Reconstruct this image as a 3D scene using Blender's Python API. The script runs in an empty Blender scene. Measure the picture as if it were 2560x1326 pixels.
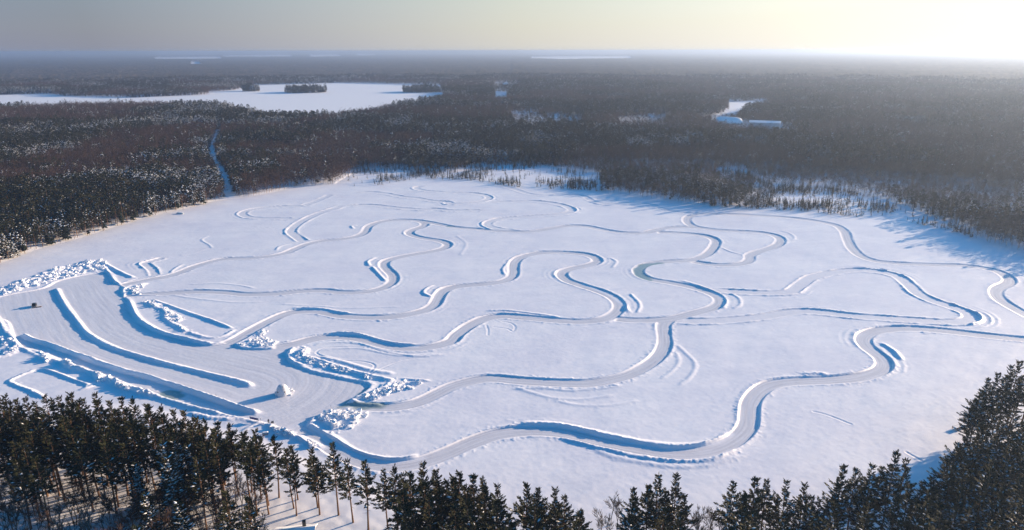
import bpy, math, random, json
import numpy as np
from mathutils import Vector, Matrix
S = bpy.context.scene
R = math.radians
rng = np.random.default_rng(7)
random.seed(7)

# ------------------------------------------------------------------ camera
CAM_H = 120.0
PITCH = math.atan((663 - 127) / 1730.0)
cd = bpy.data.cameras.new('camera')
cam = bpy.data.objects.new('camera', cd)
S.collection.objects.link(cam)
cd.sensor_fit = 'HORIZONTAL'
cd.sensor_width = 36.0
cd.lens = 36.0 * 1730.0 / 2560.0
cd.clip_start = 1.0
cd.clip_end = 100000.0
cam.matrix_world = Matrix.Translation((0, 0, CAM_H)) @ Matrix.Rotation(R(90) - PITCH, 4, 'X') @ Matrix.Rotation(R(-0.13), 4, 'Z')
S.camera = cam

# ------------------------------------------------------------------ sky, sun, exposure
VEIL_A, VEIL_B, VEIL_C = .146, .345, .16
SUN_EL, SUN_AZ = 12.0, 60.0          # azimuth: degrees right of straight ahead (+Y)
W = bpy.data.worlds.new('World')
S.world = W
W.use_nodes = True
nt = W.node_tree
nt.nodes.clear()
sky = nt.nodes.new('ShaderNodeTexSky')
sky.sky_type = 'NISHITA'
sky.sun_disc = False
sky.sun_elevation = R(SUN_EL)
sky.sun_rotation = R(SUN_AZ)
sky.altitude = 100
sky.air_density = 1.0
sky.dust_density = 0.8
sky.ozone_density = 2.0
bg = nt.nodes.new('ShaderNodeBackground')
bg.inputs['Strength'].default_value = 0.10
wo = nt.nodes.new('ShaderNodeOutputWorld')
hs = nt.nodes.new('ShaderNodeHueSaturation')
hs.inputs['Saturation'].default_value = 2.6
nt.links.new(sky.outputs[0], hs.inputs['Color'])
# thin pale haze veil low over the horizon, brighter towards the sun
def wm(op, a, b, clamp=False):
    x = nt.nodes.new('ShaderNodeMath'); x.operation = op; x.use_clamp = clamp
    for i, v in ((0, a), (1, b)):
        if isinstance(v, (int, float)): x.inputs[i].default_value = v
        else: nt.links.new(v, x.inputs[i])
    return x.outputs[0]
gen = nt.nodes.new('ShaderNodeTexCoord').outputs['Generated']
dot = nt.nodes.new('ShaderNodeVectorMath'); dot.operation = 'DOT_PRODUCT'
dot.inputs[1].default_value = (math.sin(R(SUN_AZ)) * math.cos(R(SUN_EL)), math.cos(R(SUN_AZ)) * math.cos(R(SUN_EL)), math.sin(R(SUN_EL)))
nt.links.new(gen, dot.inputs[0])
cpos = wm('MAXIMUM', dot.outputs['Value'], 0.0)
lum = wm('ADD', wm('ADD', wm('MULTIPLY', cpos, VEIL_B), VEIL_A), wm('MULTIPLY', wm('POWER', cpos, 4.0), VEIL_C))
tint = nt.nodes.new('ShaderNodeMix'); tint.data_type = 'RGBA'
nt.links.new(wm('MULTIPLY', wm('ADD', dot.outputs['Value'], 0.12), 1.6, True), tint.inputs[0])
tint.inputs[6].default_value = (.80, .90, 1.30, 1)
tint.inputs[7].default_value = (1.0, .99, .95, 1)
vs = nt.nodes.new('ShaderNodeVectorMath'); vs.operation = 'SCALE'
nt.links.new(tint.outputs[2], vs.inputs[0]); nt.links.new(wm('DIVIDE', lum, 0.10), vs.inputs['Scale'])
sep = nt.nodes.new('ShaderNodeSeparateXYZ'); nt.links.new(gen, sep.inputs[0])
wt = nt.nodes.new('ShaderNodeMapRange'); wt.interpolation_type = 'SMOOTHSTEP'
nt.links.new(sep.outputs[2], wt.inputs[0])
for i, v in enumerate((0.04, 0.26, 0.92, 0.0)): wt.inputs[i + 1].default_value = v
mxs = nt.nodes.new('ShaderNodeMix'); mxs.data_type = 'RGBA'
nt.links.new(wt.outputs[0], mxs.inputs[0]); nt.links.new(hs.outputs[0], mxs.inputs[6]); nt.links.new(vs.outputs[0], mxs.inputs[7])
nt.links.new(mxs.outputs[2], bg.inputs[0])
nt.links.new(bg.outputs[0], wo.inputs[0])
sd = Vector((math.sin(R(SUN_AZ)) * math.cos(R(SUN_EL)), math.cos(R(SUN_AZ)) * math.cos(R(SUN_EL)), math.sin(R(SUN_EL))))
sl = bpy.data.lights.new('sun', 'SUN')
sl.energy = 5.0
sl.angle = R(0.5)
sl.color = (1.0, 0.76, 0.52)
so = bpy.data.objects.new('sun', sl)
S.collection.objects.link(so)
so.rotation_euler = sd.to_track_quat('Z', 'Y').to_euler()
so.location = (300, 200, 300)
S.view_settings.view_transform = 'Standard'
S.view_settings.look = 'None'
S.view_settings.gamma = 1.0
S.view_settings.use_curve_mapping = False
S.view_settings.exposure = 1.07
S.cycles.max_bounces = 6
S.cycles.diffuse_bounces = 3
S.cycles.glossy_bounces = 2
S.cycles.transparent_max_bounces = 4
S.cycles.volume_bounces = 1
S.cycles.use_denoising = True
S.cycles.sample_clamp_indirect = 6.0

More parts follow.
